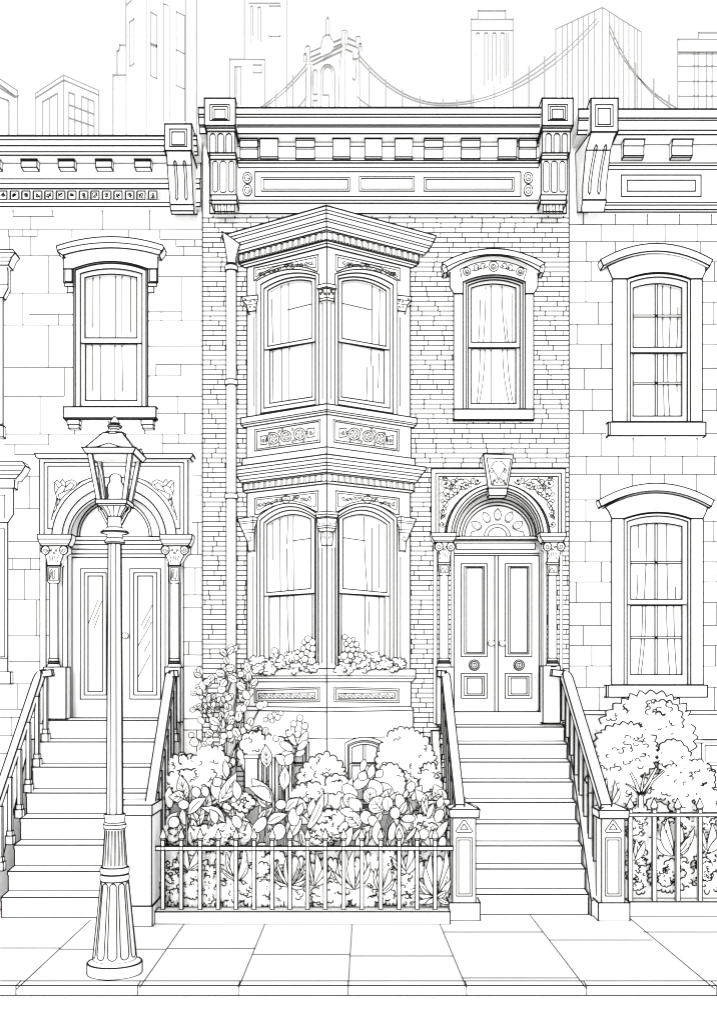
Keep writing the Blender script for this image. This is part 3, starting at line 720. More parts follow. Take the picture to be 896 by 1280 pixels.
def spandrel(g, pl, f, off):
    L_ = [((556, 604), 6.2, 1.3, 20, 1), ((566.5, 603), 4.5, 1.2, 200, -1), ((559, 614.5), 6, 1.2, 90, 1), ((569, 612), 5, 1.1, 300, -1), ((582, 606), 5.2, 1.3, 40, 1), ((576.5, 602.5), 5.2, .9, 180, 1),
          ((596.5, 601.5), 4.2, 1.1, 0, 1), ((555.5, 630), 5, 1.2, 100, -1), ((553.5, 640), 4.6, 1.2, 10, 1), ((560, 622), 4.4, 1, 250, -1), ((552.8, 655.5), 4, 1.3, 30, 1), ((552.5, 647), 3, 1, 200, -1)]
    for (x, y), r_, t, a, sx in L_:
        g.line(pl, spiral(f(x), y, r_, t, a, sx*(1 if f(0) == 0 else -1), 14), off, 1.15)
    g.line(pl, [(f(550), 599), (f(558), 598), (f(565), 604)], off, 1.2)
    g.line(pl, [(f(566), 607), (f(573), 599.5), (f(582), 598.5), (f(590), 604), (f(596), 606), (f(601), 602)], off, 1.2)
    g.line(pl, [(f(551), 650), (f(553), 635), (f(560), 626), (f(570), 618), (f(576), 611)], off, 1.2)
    for (bx_, by_), (tx_, ty_), wd in (((560, 600), (553, 597), 4), ((562, 610), (570, 607), 4), ((556, 620), (550, 616), 4), ((560, 618), (567, 621), 4), ((572, 606), (577, 612), 4.5), ((586, 604), (589, 609), 4), ((553, 634), (558, 637), 4), ((556, 626), (550, 626), 4), ((564, 613), (563, 605), 3.6), ((570, 603), (571, 597), 3.6), ((588, 601), (593, 598), 3.6), ((552, 644), (557, 646), 3.6), ((575, 608), (582, 612), 3.6), ((566, 618), (573, 616), 3.6)):
        dx, dy = tx_-bx_, ty_-by_; L_q = hypot(dx, dy); ux, uy = -dy/L_q*wd/2, dx/L_q*wd/2
        g.line(pl, [(f(bx_), by_), (f(bx_+dx*.35+ux), by_+dy*.35+uy), (f(bx_+dx*.7+ux*.8), by_+dy*.7+uy*.8), (f(tx_), ty_), (f(bx_+dx*.7-ux*.8), by_+dy*.7-uy*.8), (f(bx_+dx*.35-ux), by_+dy*.35-uy)], off, 1.0, closed=True)
    for x, y in ((557, 604), (582, 606), (596.5, 601.5), (554, 655.5)): g.line(pl, circ(f(x), y, .9, .9, 6), off, 1, closed=True)
g = G('white_stone', 1.2)
spandrel(g, WALL, lambda x: x, .104); g.build('spandrel_relief', surround); g = G('white_stone', 1.2); spandrel(g, WALL, lambda x: 1243.6-x, .104)
g.build('spandrel_relief', surround)
g = G('white_stone', 1.7)
g.slab(WALL, [(604.2, 567.4), (641.7, 568.5), (634.4, 610), (609.8, 610)], .24, .24)
g.slab(WALL, [(610, 610), (634.2, 610), (632.8, 619.3), (611, 619.3)], .22, .22)
g.line(WALL, [(608.2, 572.3), (638.6, 573.6), (632.6, 606.4), (614.4, 606.4)], .243, 1.4, closed=True)
g.line(WALL, [(622.5, 596.5)]+[(622.8+8.2*cos(t)+(.8 if i % 2 else -.6), 584-8*sin(t)) for i, t in enumerate([-2.1, -2.5, 3.1, 2.7, 2.3, 1.9, 1.5, 1.1, .7, .3, -.1, -.5, -.9])]+[(624, 597)], .243, 1.1)
g.line(WALL, [(622, 597), (617.5, 601), (616.5, 605)], .243, 1.1); g.line(WALL, [(624, 597), (629, 601), (630.5, 605)], .243, 1.1)
g.line(WALL, [(615, 605.5), (617, 599), (621, 604), (623, 598), (626, 604), (630, 599.5), (632, 605.5)], .243, 1.0)
for x in (614.5, 631): g.line(WALL, circ(x, 588, 1.8, 2.8, 8), .243, 1, closed=True)
g.build('keystone', surround)

# the doorway: fanlight, lintel and the two leaves, set back in the recess
YD = .4; PD = FP(YD)
def doorway(house, pl, cx, cy, rad, base, lints, dz_px, x0, x1, gap, dtop, dbot, tops, extra=None, label=None):
    g = G('white_wood', 1.7)
    R = rad
    arch_plate(g, pl, x0-14, x1+14, cy-R[0][1]-14, cy, cx, cy, R[0][0]-1, R[0][1]-1, -.02, .05, 0.01)
    for i in range(len(R)-1): half_ring(g, pl, semi(cx, cy, *R[i], 28), semi(cx, cy, *R[i+1], 28), .03-.012*i, .06, 1.6)
    g.rect(pl, x0-14, base[0], x1+14, base[1], .03, .08, 1.5)
    g.rect(pl, x0-14, base[1], x1+14, dtop, 0, .08, .01)
    for y in lints: g.line(pl, [(x0-13, y), (x1+13, y)], .004, 1.6)
    fr = g.build('fanlight_frame', house)
    g = G(); q = semi(cx, cy, R[-1][0], R[-1][1], 28); g.faces([pl.hit(x, y, -.02) for x, y in q], [tuple(range(len(q)))])
    pn = g.build('fanlight_pane', fr); pn.data.materials.clear(); pn.data.materials.append(glass)
    g = G('white_cloth', 1.3); g.rect(pl, x0-10, cy-R[0][1]-8, x1+10, cy+4, -.05, .02, w=0)
    if extra: extra(g, pl)
    g.build('fanlight_grille' if extra else 'fanlight_blind', fr)
    return fr
def fan(g, pl):
    o = -.046
    for r in (16.2, 11.6): g.line(pl, semi(621.4, 670.5, r, r*.96, 16), o, 1.5)
    for (x, y), a in (((595.7, 656.8), -58), ((607.8, 647.3), -27), ((621.8, 643.8), 0), ((636, 646.8), 27), ((646.6, 656.5), 56)):
        c, s_ = cos(radians(a)), sin(radians(a)); pt = lambda u, v: (x+u*c-v*s_, y+u*s_+v*c)
        g.line(pl, [pt(0, -8), pt(3.2, -4.5), pt(4.8, 0), pt(3, 4.4), pt(0, 5.6), pt(-3, 4.4), pt(-4.8, 0), pt(-3.2, -4.5)], o, 1.3, closed=True)
        g.line(pl, [pt(-2, -1), pt(-1, -2)], o, 1); g.line(pl, [pt(1, -2), pt(2, -1)], o, 1)
        g.line(pl, [pt(-3.5, 5.5), pt(0, 7.4), pt(3.5, 5.5)], o, 1)
    g.line(pl, [(588, 670), (589, 665), (597, 663), (601, 659)], o, 1.3); g.line(pl, [(655, 670), (654, 665), (645, 663), (641, 659)], o, 1.3)
fr = doorway(brick, PD, cx, cy, [(58, 58), (47.8, 47.6), (44.2, 43.4), (41, 39.2)], (670.3, 674), (676.2, 691.8), None, 567, 674, 620.4, 694.3, 889.5, None, fan)
g = G('white_wood', 1.5); g.rect(PD, 570.4, 679, 669, 686.6, .035, .03, 1.4); g.build('lintel_panel', fr)
def door_leaf(house, pl, x0, x1, yt, yb, panels, knobs, roses=(), off=0.0, strokes=(), label=None):
    g = G('white_wood', 1.6); g.rect(pl, x0, yt, x1, yb, off, .06, 1.7)
    for rings in panels:
        for i in range(len(rings)-1):
            a, b = rings[i], rings[i+1]
            q = lambda r: [(r[0], r[3]), (r[0], r[1]), (r[2], r[1]), (r[2], r[3])]
            g.ring(pl, q(a), q(b), off+.022-.008*i, .03, 1.5)
    for s_ in strokes: g.line(pl, s_, off+.004, 1.0, ink=2)
    d = g.build('door', house, label)
    for x, y in knobs:
        g = G('white_iron', 1.5); c = pl.hit(x, y, off+.06); r = .047
        vs = []; fs = []; n = 16
        for k, (rr2, dy) in enumerate(((.5, .05), (.95, .03), (1, 0), (.95, -.02), (.6, -.04), (0.05, -.05))):
            for i in range(n): vs.append((c[0]+r*rr2*cos(2*pi*i/n), c[1]+dy, c[2]+r*rr2*sin(2*pi*i/n)))
            if k:
                for i in range(n): fs.append(((k-1)*n+i, (k-1)*n+(i+1) % n, k*n+(i+1) % n, k*n+i))
        g.faces(vs, fs); g.stroke([(c[0]+r*cos(2*pi*i/18), c[1]-.005, c[2]+r*sin(2*pi*i/18)) for i in range(18)], 1.6, closed=True)
        g.build('door_knob', d)
    for x, y in roses:
        g = G('white_iron', 1.3)
        for r, o in ((6.6, .02), (4.6, .035)): g.slab(pl, circ(x, y, r, r, 18), off+o, .03, 1.5, thr=40)
        g.line(pl, circ(x, y, 2.6, 2.6, 12), off+.037, 1.2, closed=True); g.line(pl, [(x, y-1.5), (x+.4, y+1.5)], off+.037, 1.1)
        g.build('door_rosette', d)
    return d
def nest(x0, y0, x1, y1, s1, s2): return [(x0, y0, x1, y1), (x0+s1, y0+s1*.9, x1-s1*.9, y1-s1*.8), (x0+s2, y0+s2*.8, x1-s2*.85, y1-s2*.75)]
door_leaf(brick, PD, 567.4, 618.3, 694.5, 889.5, [nest(576.4, 704.7, 608.7, 820.9, 4, 6.6), nest(576.4, 842, 608.7, 873, 4, 7.2)], [(614, 804)], [(592.8, 831.6)])
g = G('white_wood', 1.6); g.rect(PD, 618.3, 694.5, 622.6, 889.5, .03, .08); g.build('door_meeting_post', brick)
door_leaf(brick, PD, 622.6, 673.6, 694.5, 889.5, [nest(631.2, 704.7, 664.4, 820.9, 4, 6.6), nest(631.2, 842, 664.4, 873, 4, 7.2)], [(627.7, 804)], [(648.5, 831.6)])
g = G('white_stone', 1.5)        # reveal lines of the recess
for px, y in ((679, .0), (676.5, .2)): g.stroke([(X(679), y-.004, DOOR_Z), (X(679), y-.004, Z(668))], 1.5)
g.stroke([(X(567), -.004, DOOR_Z), (X(567), -.004, Z(668))], 1.5)
g.build('door_reveal', brick)

def column(house, y, xs, cap, abacus, neck, shaft, base, ped, plab=None, mirror=False):
    """engaged colonnette with scroll capital on a panelled pedestal"""
    pl = FP(y); c = (shaft[0]+shaft[1])/2; xw = X(c, y)
    m = lambda r: r*(17+y)/F
    g = G('white_stone', 1.5); r = m((shaft[1]-shaft[0])/2)
    g.lathe(xw, y, [(r*1.05, Z(base[0], y)), (r, Z(shaft[3], y))], 20, 1.6, cap=False)
    col = g.build('column', house)
    g = G('white_stone', 1.5); a0, t0, a1, t1 = abacus
    g.slab(pl, [(a0, t0), (a1, t0), (a1-.6, t0+(t1-t0)*.45), (a1-4.5, t1), (a0+4.5, t1), (a0+.6, t0+(t1-t0)*.45)], .1, .1+abs(y))
    g.line(pl, [(a0+.7, t0+(t1-t0)*.42), (a1-.7, t0+(t1-t0)*.42)], .103, 1.4)
    g.line(pl, [(a0+2.5, t1-2.2), (a1-2.5, t1-2.2)], .103, 1.2)
    g.build('abacus', col)
    g = G('white_stone', 1.3); c0, ct, c1, cb = cap; cw = c1-c0
    g.slab(pl, [(c0+2, ct), (c1-2, ct), (c1, ct+3), (c1, ct+8), (c1-5, ct+11), (neck[2], cb-3), (neck[2], cb), (neck[0], cb), (neck[0], cb-3), (c0+5, ct+11), (c0, ct+8), (c0, ct+3)], .07, .07+abs(y), 1.4, thr=65)
    for sx, x in ((1, c0+5.2), (-1, c1-5.2)):
        g.slab(pl, circ(x, ct+5.8, 5, 5.4, 14), .085, .05, 1.4, thr=60); g.line(pl, spiral(x, ct+5.8, 3.2, 1.2, 0, sx, 12), .088, 1.1)
    for k in (-1, 0, 1): g.line(pl, spiral(c+k*3.4, ct+(6 if k else 9), 1.8, 1, 90*k, 1, 8), .075, 1, ink=2)
    for k in (-1, 1): g.line(pl, [(c+k*6, ct+12), (c+k*4, ct+17), (c+k*5, cb-4)], .075, 1, ink=2); g.line(pl, [(c+k, ct+13), (c+k*2, cb-5)], .075, .9, ink=2)
    g.build('scroll_capital', col)
    g = G('white_stone', 1.4); n0, n1, n2, n3 = neck
    g.rect(pl, n0-1, n1, n2+1, n1+3, .06, .1, 1.4); g.slab(pl, [(n0, n1+3), (n2, n1+3), (n2-.6, n3-2.5), (n2-2, n3), (n0+2, n3), (n0+.6, n3-2.5)], .05, .09, 1.4)
    g.line(pl, [(n0+2, n1+5), (n2-2, n1+5), (n2-2.3, n3-3.5), (n0+2.3, n3-3.5)], .053, 1.1, closed=True)
    g.line(pl, [(n0+3.4, n3-5), (n0+3.8, n1+9), (n0+5.4, n1+7), (n0+6.8, n1+9), (n0+6.6, n3-6), (n0+8.4, n3-5), (n0+9.6, n3-8), (n0+9.4, n1+8)], .053, 1.0); g.line(pl, [(n0+4.8, n3-7), (n0+5.4, n1+10)], .053, .9)
    g.build('neck_block', col)
    g = G('white_stone', 1.4); b0, b1 = base; hw = m((shaft[1]-shaft[0])/2)
    g.lathe(xw, y, [(hw*1.8, Z(b1, y)), (hw*1.75, Z(b1-1.5, y)), (hw*1.3, Z(b1-4.5, y)), (hw*1.45, Z(b1-5.5, y)), (hw*1.42, Z(b1-7, y)), (hw*1.2, Z(b1-8, y)), (hw*1.25, Z(b0, y))], 20, 1.4, thr=28)
    g.build('column_base', col)
    p0, pt, p1, pb = ped
    g = G('white_stone', 1.7); yp = y-.1
    g.box(X(p0, yp), X(p1, yp), yp, .0, Z(pb, yp), Z(pt, yp), 1.7)
    g.build('pedestal', col)
column(brick, -.14, None, (543.5, 677.5, 568.5, 703), (538.9, 666, 570.7, 677.5), (547.9, 702.5, 561.9, 719.5), (549.9, 559.7, 719, 719), (823, 834), (545.5, 834, 567.5, 906))
column(brick, -.14, None, (679, 677.5, 706, 703), (674.5, 666, 707.8, 677.5), (684, 702.5, 698, 719.5), (685.6, 694.9, 719, 719), (823, 834), (678.5, 832.5, 700, 904))
g = G('white_stone', 1.5)      # thin pilasters behind the colonnettes
for a, b in ((541.5, 546.2), (563.5, 567.3), (678.5, 683), (699.5, 703)): g.rect(WALL, a, 667, b, 905, .03, .04, 1.0)
g.build('surround_pilaster', surround)

# ------------------------------------------------------------------ left stone townhouse
YW = 0.02; PW = FP(YW); LX0, LX1 = -13.5, XL-.004
left = thing('stone_townhouse', 'random ashlar stone townhouse on the left behind the street lamp', 'townhouse', (-8, 0, 0), 'stone townhouses on either side')
DZL = Z(898, .4)
hl_win = (X(92.5, YW), X(183.8, YW), Z(507, YW), Z(327, YW)); hl_door = (X(82, YW), X(209, YW), DZL-.02, Z(606, YW))
g = G('white_stone'); wall(g, LX0, LX1, -.1, Z(185), YW, (hl_win, hl_door)); shell(g, LX0, LX1, YW, 9, -.1, Z(185))
g.faces([(hl_door[0]-.1, .62, hl_door[2]), (hl_door[1]+.1, .62, hl_door[2]), (hl_door[1]+.1, .62, hl_door[3]+.1), (hl_door[0]-.1, .62, hl_door[3]+.1)], [(0, 1, 2, 3)])
HS = [(287, -60, 253), (295, 10, 47), (270.3, 16, 68), (319.3, -60, 80), (319.3, 199, 253), (299.3, 200, 253), (307.7, 220, 253), (345.6, 197, 253), (366, -60, 92), (389.4, 185, 227), (401, 185, 253), (393, 36, 92),
      (406, -60, 92), (432.6, 185, 253), (455.6, 195, 253), (459.4, -60, 92), (469.8, 185, 226), (495.3, -60, 80), (495.3, 185, 253), (516.5, 197, 253), (542.6, -60, 253), (554, 203, 253), (556, 4, 61),
      (568, 18, 45), (595, -60, 50), (636, -60, 62), (677, -60, 58), (698.4, 10, 55), (712, -60, 62), (750, -60, 62), (795, -60, 62), (827, -60, 55), (855, -60, 52), (887, -60, 50), (897, -60, 48), (920, -60, 40), (942, -60, 30),
      (553.8, 203, 253), (594.7, 240, 253), (618.8, 240, 253), (653, 240, 253), (693, 230, 253), (710, 230, 253), (743.8, 228, 253), (760, 228, 253), (802.5, 229, 253), (818.8, 229, 253), (832.8, 229, 253), (898.7, 229, 253), (912.7, 229, 253), (960, 229, 253)]
VS = [(16.4, 258, 270), (65.4, 258, 270), (38.6, 270, 287), (128, 258, 287), (187, 258, 287), (10.5, 287, 295), (28.7, 287, 295), (47.5, 287, 295), (11.6, 295, 319), (38.6, 295, 319), (90, 287, 298), (160.5, 287, 297), (200, 287, 299),
      (220, 299, 307), (243.5, 299, 307), (229.5, 307, 319), (60.4, 319, 366), (226.7, 345, 401), (28.7, 366, 406), (201.5, 389, 401), (73, 393, 406), (60.4, 406, 459), (195, 455, 470), (225.7, 455, 470),
      (81, 459, 495), (50.2, 495, 542), (221.7, 495, 516), (231, 516, 542), (135.5, 524, 542), (93.5, 535, 542), (181, 535, 542), (61, 542, 556), (203, 542, 568), (223, 542, 554), (18.7, 556, 568), (36.6, 595, 636), (15.3, 698, 712), (38, 698, 712), (31, 712, 750), (45.5, 750, 795), (21.6, 855, 887), (14, 897, 920),
      (236, 802, 819), (247, 653, 693), (244, 710, 744), (246, 912, 960), (-20, 287, 366), (-34, 366, 459), (-12, 459, 542), (-30, 542, 636), (-15, 750, 827)]
for y, a, b in HS: hmark(g, X(a, YW), X(b, YW), Z(y, YW), YW, (hl_win, hl_door), 1.3, wob=.002)
for x, a, b in VS: vmark(g, X(x, YW), Z(b, YW), Z(a, YW), YW, (hl_win, hl_door), 1.3)
g.build('wall', left)
g = G('white_wood', 1.7)
e1 = X(247, -.4)
cornice(g, [(169.3, -.50), (174.2, -.48), (181.5, -.45), (189.2, -.38), (193.5, -.36)], LX0, e1, 1.6, lw={0: 2.2})
zsl = Z(193.5, -.36)
def pyz(z, y): return CY-(z-CAMZ)*F/(y-CAMY)
cornice(g, [(pyz(zsl, -.105), -.105), (223.3, -.105)], LX0, X(251, -.1), 1.3)
cornice(g, [(223.3, -.135), (228.7, -.15), (235.3, -.12)], LX0, e1, 1.6)
cornice(g, [(235.3, -.105), (253, -.105)], LX0, e1, 1.3)
cornice(g, [(253, -.12), (257.7, -.12)], LX0, e1, 1.6)
g.box(LX0, e1-.01, -.46, 9, Z(169.3, -.5)-.05, Z(169.3, -.5)-.004, w=0)
corl = g.build('cornice', left)
for px in (-66.6, -20.1, 26.4, 73.0, 119.5, 168.3):
    g = G('white_wood', 1.5); a, b = X(px, -.24), X(px+19.7, -.24)
    g.extx([(-.1, zsl), (-.25, zsl), (-.25, Z(199.5, -.25)), (-.235, Z(201, -.235)), (-.24, Z(208.5, -.24)), (-.1, Z(208.5, -.24))], a, b, 1.5, thr=20)
    g.build('bracket', corl)
rr = random.Random(3)
PB = FP(-.105)
g = G('white_wood', 1.2)
for i in range(-5, 14):
    a = 13.3+i*14.4; b = a+9.6
    if b > 207: continue
    g.line(PB, [(a, 248.8), (a, 238.4), (b, 238.4), (b, 248.8)], .003, 1.4, closed=True)
    for k in range(3): g.line(PB, [(a+rr.uniform(1.5, 8), rr.uniform(240, 247.5)) for _ in range(4)], .003, .85, ink=2)
    g.line(PB, spiral(a+4.8, 243.6, 2.8, 1, rr.uniform(0, 360), 1, 8), .003, .85, ink=2)
    g.line(PB, [(b+1.6, 239), (b+1.6, 249), (b+3.6, 249), (b+3.6, 239)], .003, .8, ink=2)
g.build('frieze_ornament', corl)

def console_side(house, m, lean=0.0):
    """plain fluted end bracket of the stone houses, drawn in its own pixels through m"""
    R = lambda a, b: (min(m(a), m(b)), max(m(a), m(b)))
    g = G('white_wood', 2.0)
    yh = -.66; pl = FP(yh); a, b = R(205.7, 239.3)
    T = TOP
    g.rect(pl, a, T(154.6), b, T(187.7), 0, .66, 2.0)
    for q in ((211.8, 233.6, 160.8, 182.6), (215, 230.6, 164.4, 180.4)):
        p, s = R(q[0], q[1]); g.line(pl, [(p, T(q[3])), (p, T(q[2])), (s, T(q[2])), (s, T(q[3]))], .004, 1.5, closed=True)
    prof = [(0, Z(T(187.7), yh)), (-.64, Z(T(187.7), -.64)), (-.58, Z(T(193.4), -.58)), (-.46, Z(T(206), -.46)), (-.40, Z(T(222), -.4)), (-.37, Z(T(240), -.37)), (-.38, Z(T(255), -.38)), (-.40, Z(T(255.6), -.40)), (-.37, Z(T(263), -.37)), (-.33, Z(T(267.4), -.33)), (0, Z(T(267.4), 0))]
    n = len(prof); yl = [-.64, -.64, -.58, -.46, -.40, -.37, -.38, -.40, -.37, -.33, -.33]
    cw = [(206.8, 239.3), (206.8, 239.3), (208.4, 238.7), (209.2, 239.6), (210.2, 240.2), (211.6, 241), (212.8, 241.7), (212.8, 242.2), (213.6, 242.6), (214.4, 242.3), (214.4, 242.3)]
    yprog = lambda y: 0 if y in (0, -.64) and False else {0: 1, -.64: 0, -.58: .25, -.46: .7, -.40: .85, -.37: 1, -.38: .95, -.33: 1}.get(y, 1)
    vs = []
    for s in (0, 1):
        for (y, z), (ca, cb), yy in zip(prof, cw, yl):
            p = R(ca, cb)[s]-lean*yprog(y); vs.append((X(p, yy), y, z))
    fs = [tuple(range(n)), tuple(range(2*n-1, n-1, -1))]+[((i+1) % n, i, i+n, (i+1) % n+n) for i in range(n)]
    g.solid(vs, fs, 1.6, thr=22)
    for (u0, v0), (u1, v1) in (((218.6, 201), (221.5, 249)), ((230.4, 201), (233.2, 249.5))):
        L = [(m(u0-1.4), T(202)), (m(u0), T(200.3)), (m(u0+1.6), T(202)), (m(u0+3.2), T(222)), (m(u1+1), T(247)), (m(u1-.6), T(249.6)), (m(u1-2.2), T(247)), (m(u0+.4), T(222))]
        def pt(q):      # lay the flute on the curved front
            py = q[1]; k = [T(187.7), T(193.4), T(206), T(222), T(240), T(255)]; yv = [-.64, -.58, -.46, -.40, -.37, -.38]
            for i in range(5):
                if py <= k[i+1]: t = max(0, (py-k[i])/(k[i+1]-k[i])); return P(q[0]-lean*min(1, (py-k[0])/(k[4]-k[0])), py, yv[i]+(yv[i+1]-yv[i])*t-.012)
            return P(q[0]-lean, py, -.392)
        LL = []
        for i in range(len(L)):
            p, q = L[i], L[(i+1) % len(L)]; LL += [(p[0]+(q[0]-p[0])*t, p[1]+(q[1]-p[1])*t) for t in ((0, .33, .66) if abs(p[1]-q[1]) > 8 else (0,))]
        g.stroke([pt(q) for q in LL], 1.4, closed=True)
    return g.build('console', house)
TOP = lambda y: y
console_side(corl, lambda x: x)

win = window(left, PW, [arch(91.7, 184.6, 335.7, 335.7, 9.3, 508), arch(94, 182.6, 337.2, 337.2, 8.7, 508), arch(100.4, 177.6, 341.8, 341.8, 6.2, 507.8)], [.05, .035, -.02],
       arch(106.2, 171.2, 346.7, 346.7, 4.3, 422.2), 428.9, flat(106.7, 171.2, 429.8, 429.8, 500.5),
       [vfold(116.3, 345, 409, -.4), vfold(125, 344, 421), vfold(144.3, 343, 421), vfold(152.6, 344, 416), vfold(163.4, 345, 415),
        vfold(115.5, 430, 488), vfold(125.4, 430, 500, .5), vfold(143.8, 430, 500), vfold(152.6, 430, 489, 1.5)], label='plain sash window with curved hood high on the left house')
g = G('white_stone', 1.7)
body = [(91.7, 335.7), (79.2, 335.7), (79.2, 319)]+arcp(79.2, 197.4, 318.6, 318.6, 9)+[(197.4, 319), (197.4, 335.7), (184.6, 335.7)]+arcp(184.6, 91.7, 335.5, 335.5, 9.1)
g.slab(PW, body, .10, .1)
for a, b in ((79.3, 91.5), (185, 197.3)):
    g.rect(PW, a, 335.7, b, 353, .10, .1, 1.6); s = 1 if a < 100 else -1
    g.line(PW, [(a+2, 351.5), (a+2, 336.2), (b-1.6, 336.2), (b-1.6, 351.5)], .103, 1.3, closed=True)
    p, q = (a+1.5, b) if s > 0 else (a, b-1.5); g.rect(PW, p, 353, q, 357.5, .085, .08, 1.4)
    p, q = (a+5, b) if s > 0 else (a, b-5); g.rect(PW, p, 357.5, q, 365.5, .07, .07, 1.4)
hood = [(79, 319)]+arcp(79, 198.8, 318.4, 318.4, 9)+[(198.8, 319), (202.8, 314), (205, 309), (203, 306)]+arcp(203, 71, 306, 307, 11)+[(70.6, 308), (72, 314)]
g.slab(PW, hood, .2, .2, 1.7, thr=40)
g.line(PW, [(72, 313)]+arcp(72.5, 201, 312.5, 312.5, 9.6)+[(202.6, 314.5)], .203, 1.5)
g.line(PW, [(199, 319), (201, 314), (205, 309.5)], .204, 1.3)
g.build('hood', win)
g = G('white_stone', 1.9); g.rect(PW, 79.3, 508.4, 195, 522.2, .14, .16); g.rect(PW, 81, 522.4, 193.5, 524.4, .1, .12, 1.4)
g.build('sill', win)
for a in (84, 176.5):
    g = G('white_stone', 1.5); g.rect(PW, a, 524.6, a+15, 530.5, .12, .12, 1.4); g.rect(PW, a+1.6, 530.5, a+15, 535, .11, .11, 1.4); g.build('sill_bracket', win)

# edge of another house, far left
def edge_piece(g, polys):
    for q, off, dep in polys: g.slab(PW, q, off, dep, 1.5, thr=50)
g = G('white_stone', 1.5)
edge_piece(g, [([(-50, 311.5), (16, 311.5), (19, 316), (14.5, 321), (10.5, 331), (-50, 331)], .22, .22), ([(-50, 331), (9, 331), (10, 340), (10, 360), (4, 371.5), (-50, 371.5)], .12, .12),
               ([(-50, 371.5), (3.8, 371.5), (3.8, 530), (-50, 530)], .06, .06), ([(-50, 532), (4, 532), (4, 546), (-50, 546)], .12, .12)])
g.line(PW, [(-50, 315), (12, 315), (19, 316)], .222, 1.3); g.line(PW, [(-50, 321), (14, 321)], .222, 1.2); g.line(PW, [(-50, 326), (12, 326)], .222, 1.2); g.line(PW, [(-50, 355), (8.8, 355)], .122, 1.2)
w2 = g.build('window', left, 'window surround cut off by the left edge of the view')
g = G('white_stone', 1.5)
edge_piece(g, [([(-50, 577), (28, 577), (31.5, 582), (27, 590), (20, 598), (-50, 598)], .26, .26), ([(-50, 598), (18.5, 598), (17.8, 610), (-50, 610)], .16, .16), ([(-50, 610), (16.8, 610), (16.8, 643), (10, 653), (-50, 653)], .10, .10),
               ([(-50, 653), (9.6, 653), (9.6, 823), (-50, 823)], .06, .06), ([(-50, 823), (9.6, 823), (9.6, 840), (-50, 840)], .07, .07), ([(-50, 840), (13, 840), (13, 855), (-50, 855)], .12, .12)])
for y in (582, 588, 593): g.line(PW, [(-50, y), (29-(y-582)*.5, y)], .262, 1.2)
g.line(PW, [(-50, 619), (5.8, 619), (5.8, 648)], .102, 1.1); g.line(PW, [(-50, 661), (5.8, 661), (5.8, 821), (-50, 821)], .063, 1.2)
g.build('doorway_edge', left)

# left doorway
ccx, ccy = 142.6, 674.0
ds = G('white_stone', 1.7)
arch_plate(ds, PW, 49.4, 235, 572, 667.5, ccx, ccy, 78, 78, .14, .16)
for k, (a, b, t, u) in enumerate(((55.2, 229.4, 578.3, 667), (59.9, 225.1, 582.7, 661))): ds.line(PW, [(a, u), (a, t), (b, t), (b, u)], .143, 1.6)
ds.line(PW, [(59.9, 661), (66, 661)], .143, 1.6); ds.line(PW, [(219.5, 661), (225.1, 661)], .143, 1.6)
sur = ds.build('door_surround', left, 'stone door surround with flat cornice and flower spandrels')
g = G('white_stone', 1.7); g.slab(PW, [(43.5, 566.6), (240, 566.6), (241, 569), (237.5, 573), (47.5, 573), (44.5, 570.5)], .26, .28, thr=40); g.build('cap_moulding', sur)
g = G('white_stone', 1.6)
for (R1, H1), (R2, H2), o in (((77.8, 78), (65.5, 65.5), .17), ((65, 65), (58, 56), .10)): half_ring(g, PW, semi(ccx, ccy, R1, H1, 30), semi(ccx, ccy, R2, H2, 30), o, .14, 1.6)
g.build('arch_moulding', sur)
for f in (lambda x: x, lambda x: 285.6-x):
    g = G('white_stone', 1.2)
    def bl(pts, w=1.15): g.line(PW, [(f(x), y) for x, y in pts], .145, w)
    bl([(68.5, 603), (68, 612), (71, 622), (69, 632), (66.5, 640), (65.5, 646)]); bl([(72, 623), (70.5, 636), (67, 641)])
    bl([(68, 603), (71, 600), (75, 603), (78, 599), (81.5, 603), (85, 601), (90, 599.5), (95, 602), (96, 607), (92, 611), (87, 614), (80, 620), (75, 626), (71, 622)])
    bl([(70, 604), (73, 610), (70, 616)]); bl([(73, 610), (78, 606), (82, 609), (79, 615), (73, 618)]); bl([(82, 609), (88, 603), (93, 606), (89, 611), (84, 613)]); bl([(79, 615), (84, 613)]); bl([(75, 603), (78, 606)]); bl([(81.5, 603), (82, 609)])
    bl([(96, 607), (102, 602), (110, 598.5), (117, 596.5)], 1.3); bl([(97, 604), (104, 600.5), (112, 597.6)], .9); bl([(73, 618), (75, 626), (72, 632)]); bl([(66.5, 640), (64, 649), (66, 650)])
    g.build('spandrel_relief', sur)
doorway(left, PD, 143, 670.6, [(57, 56), (46.5, 46.5), (43.5, 43)], (671, 675.3), (675.3, 680.7, 686.6, 692.4), None, 90, 209, 0, 696.5, 898, None)
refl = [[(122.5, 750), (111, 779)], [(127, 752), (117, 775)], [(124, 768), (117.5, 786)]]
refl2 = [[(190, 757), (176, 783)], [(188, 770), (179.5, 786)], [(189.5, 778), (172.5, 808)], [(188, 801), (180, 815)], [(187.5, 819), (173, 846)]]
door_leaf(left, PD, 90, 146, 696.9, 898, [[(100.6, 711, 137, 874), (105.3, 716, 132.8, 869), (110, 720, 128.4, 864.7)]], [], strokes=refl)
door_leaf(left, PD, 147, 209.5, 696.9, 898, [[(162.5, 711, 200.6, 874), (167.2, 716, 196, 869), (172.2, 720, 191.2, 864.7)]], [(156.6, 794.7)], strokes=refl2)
column(left, -.14, None, (51.6, 682, 84.6, 706.5), (46.5, 668, 89.5, 682), (59, 704.7, 75.5, 729), (62.7, 71.6, 729, 729), (823.5, 834.5), (54.5, 834, 82.5, 899))
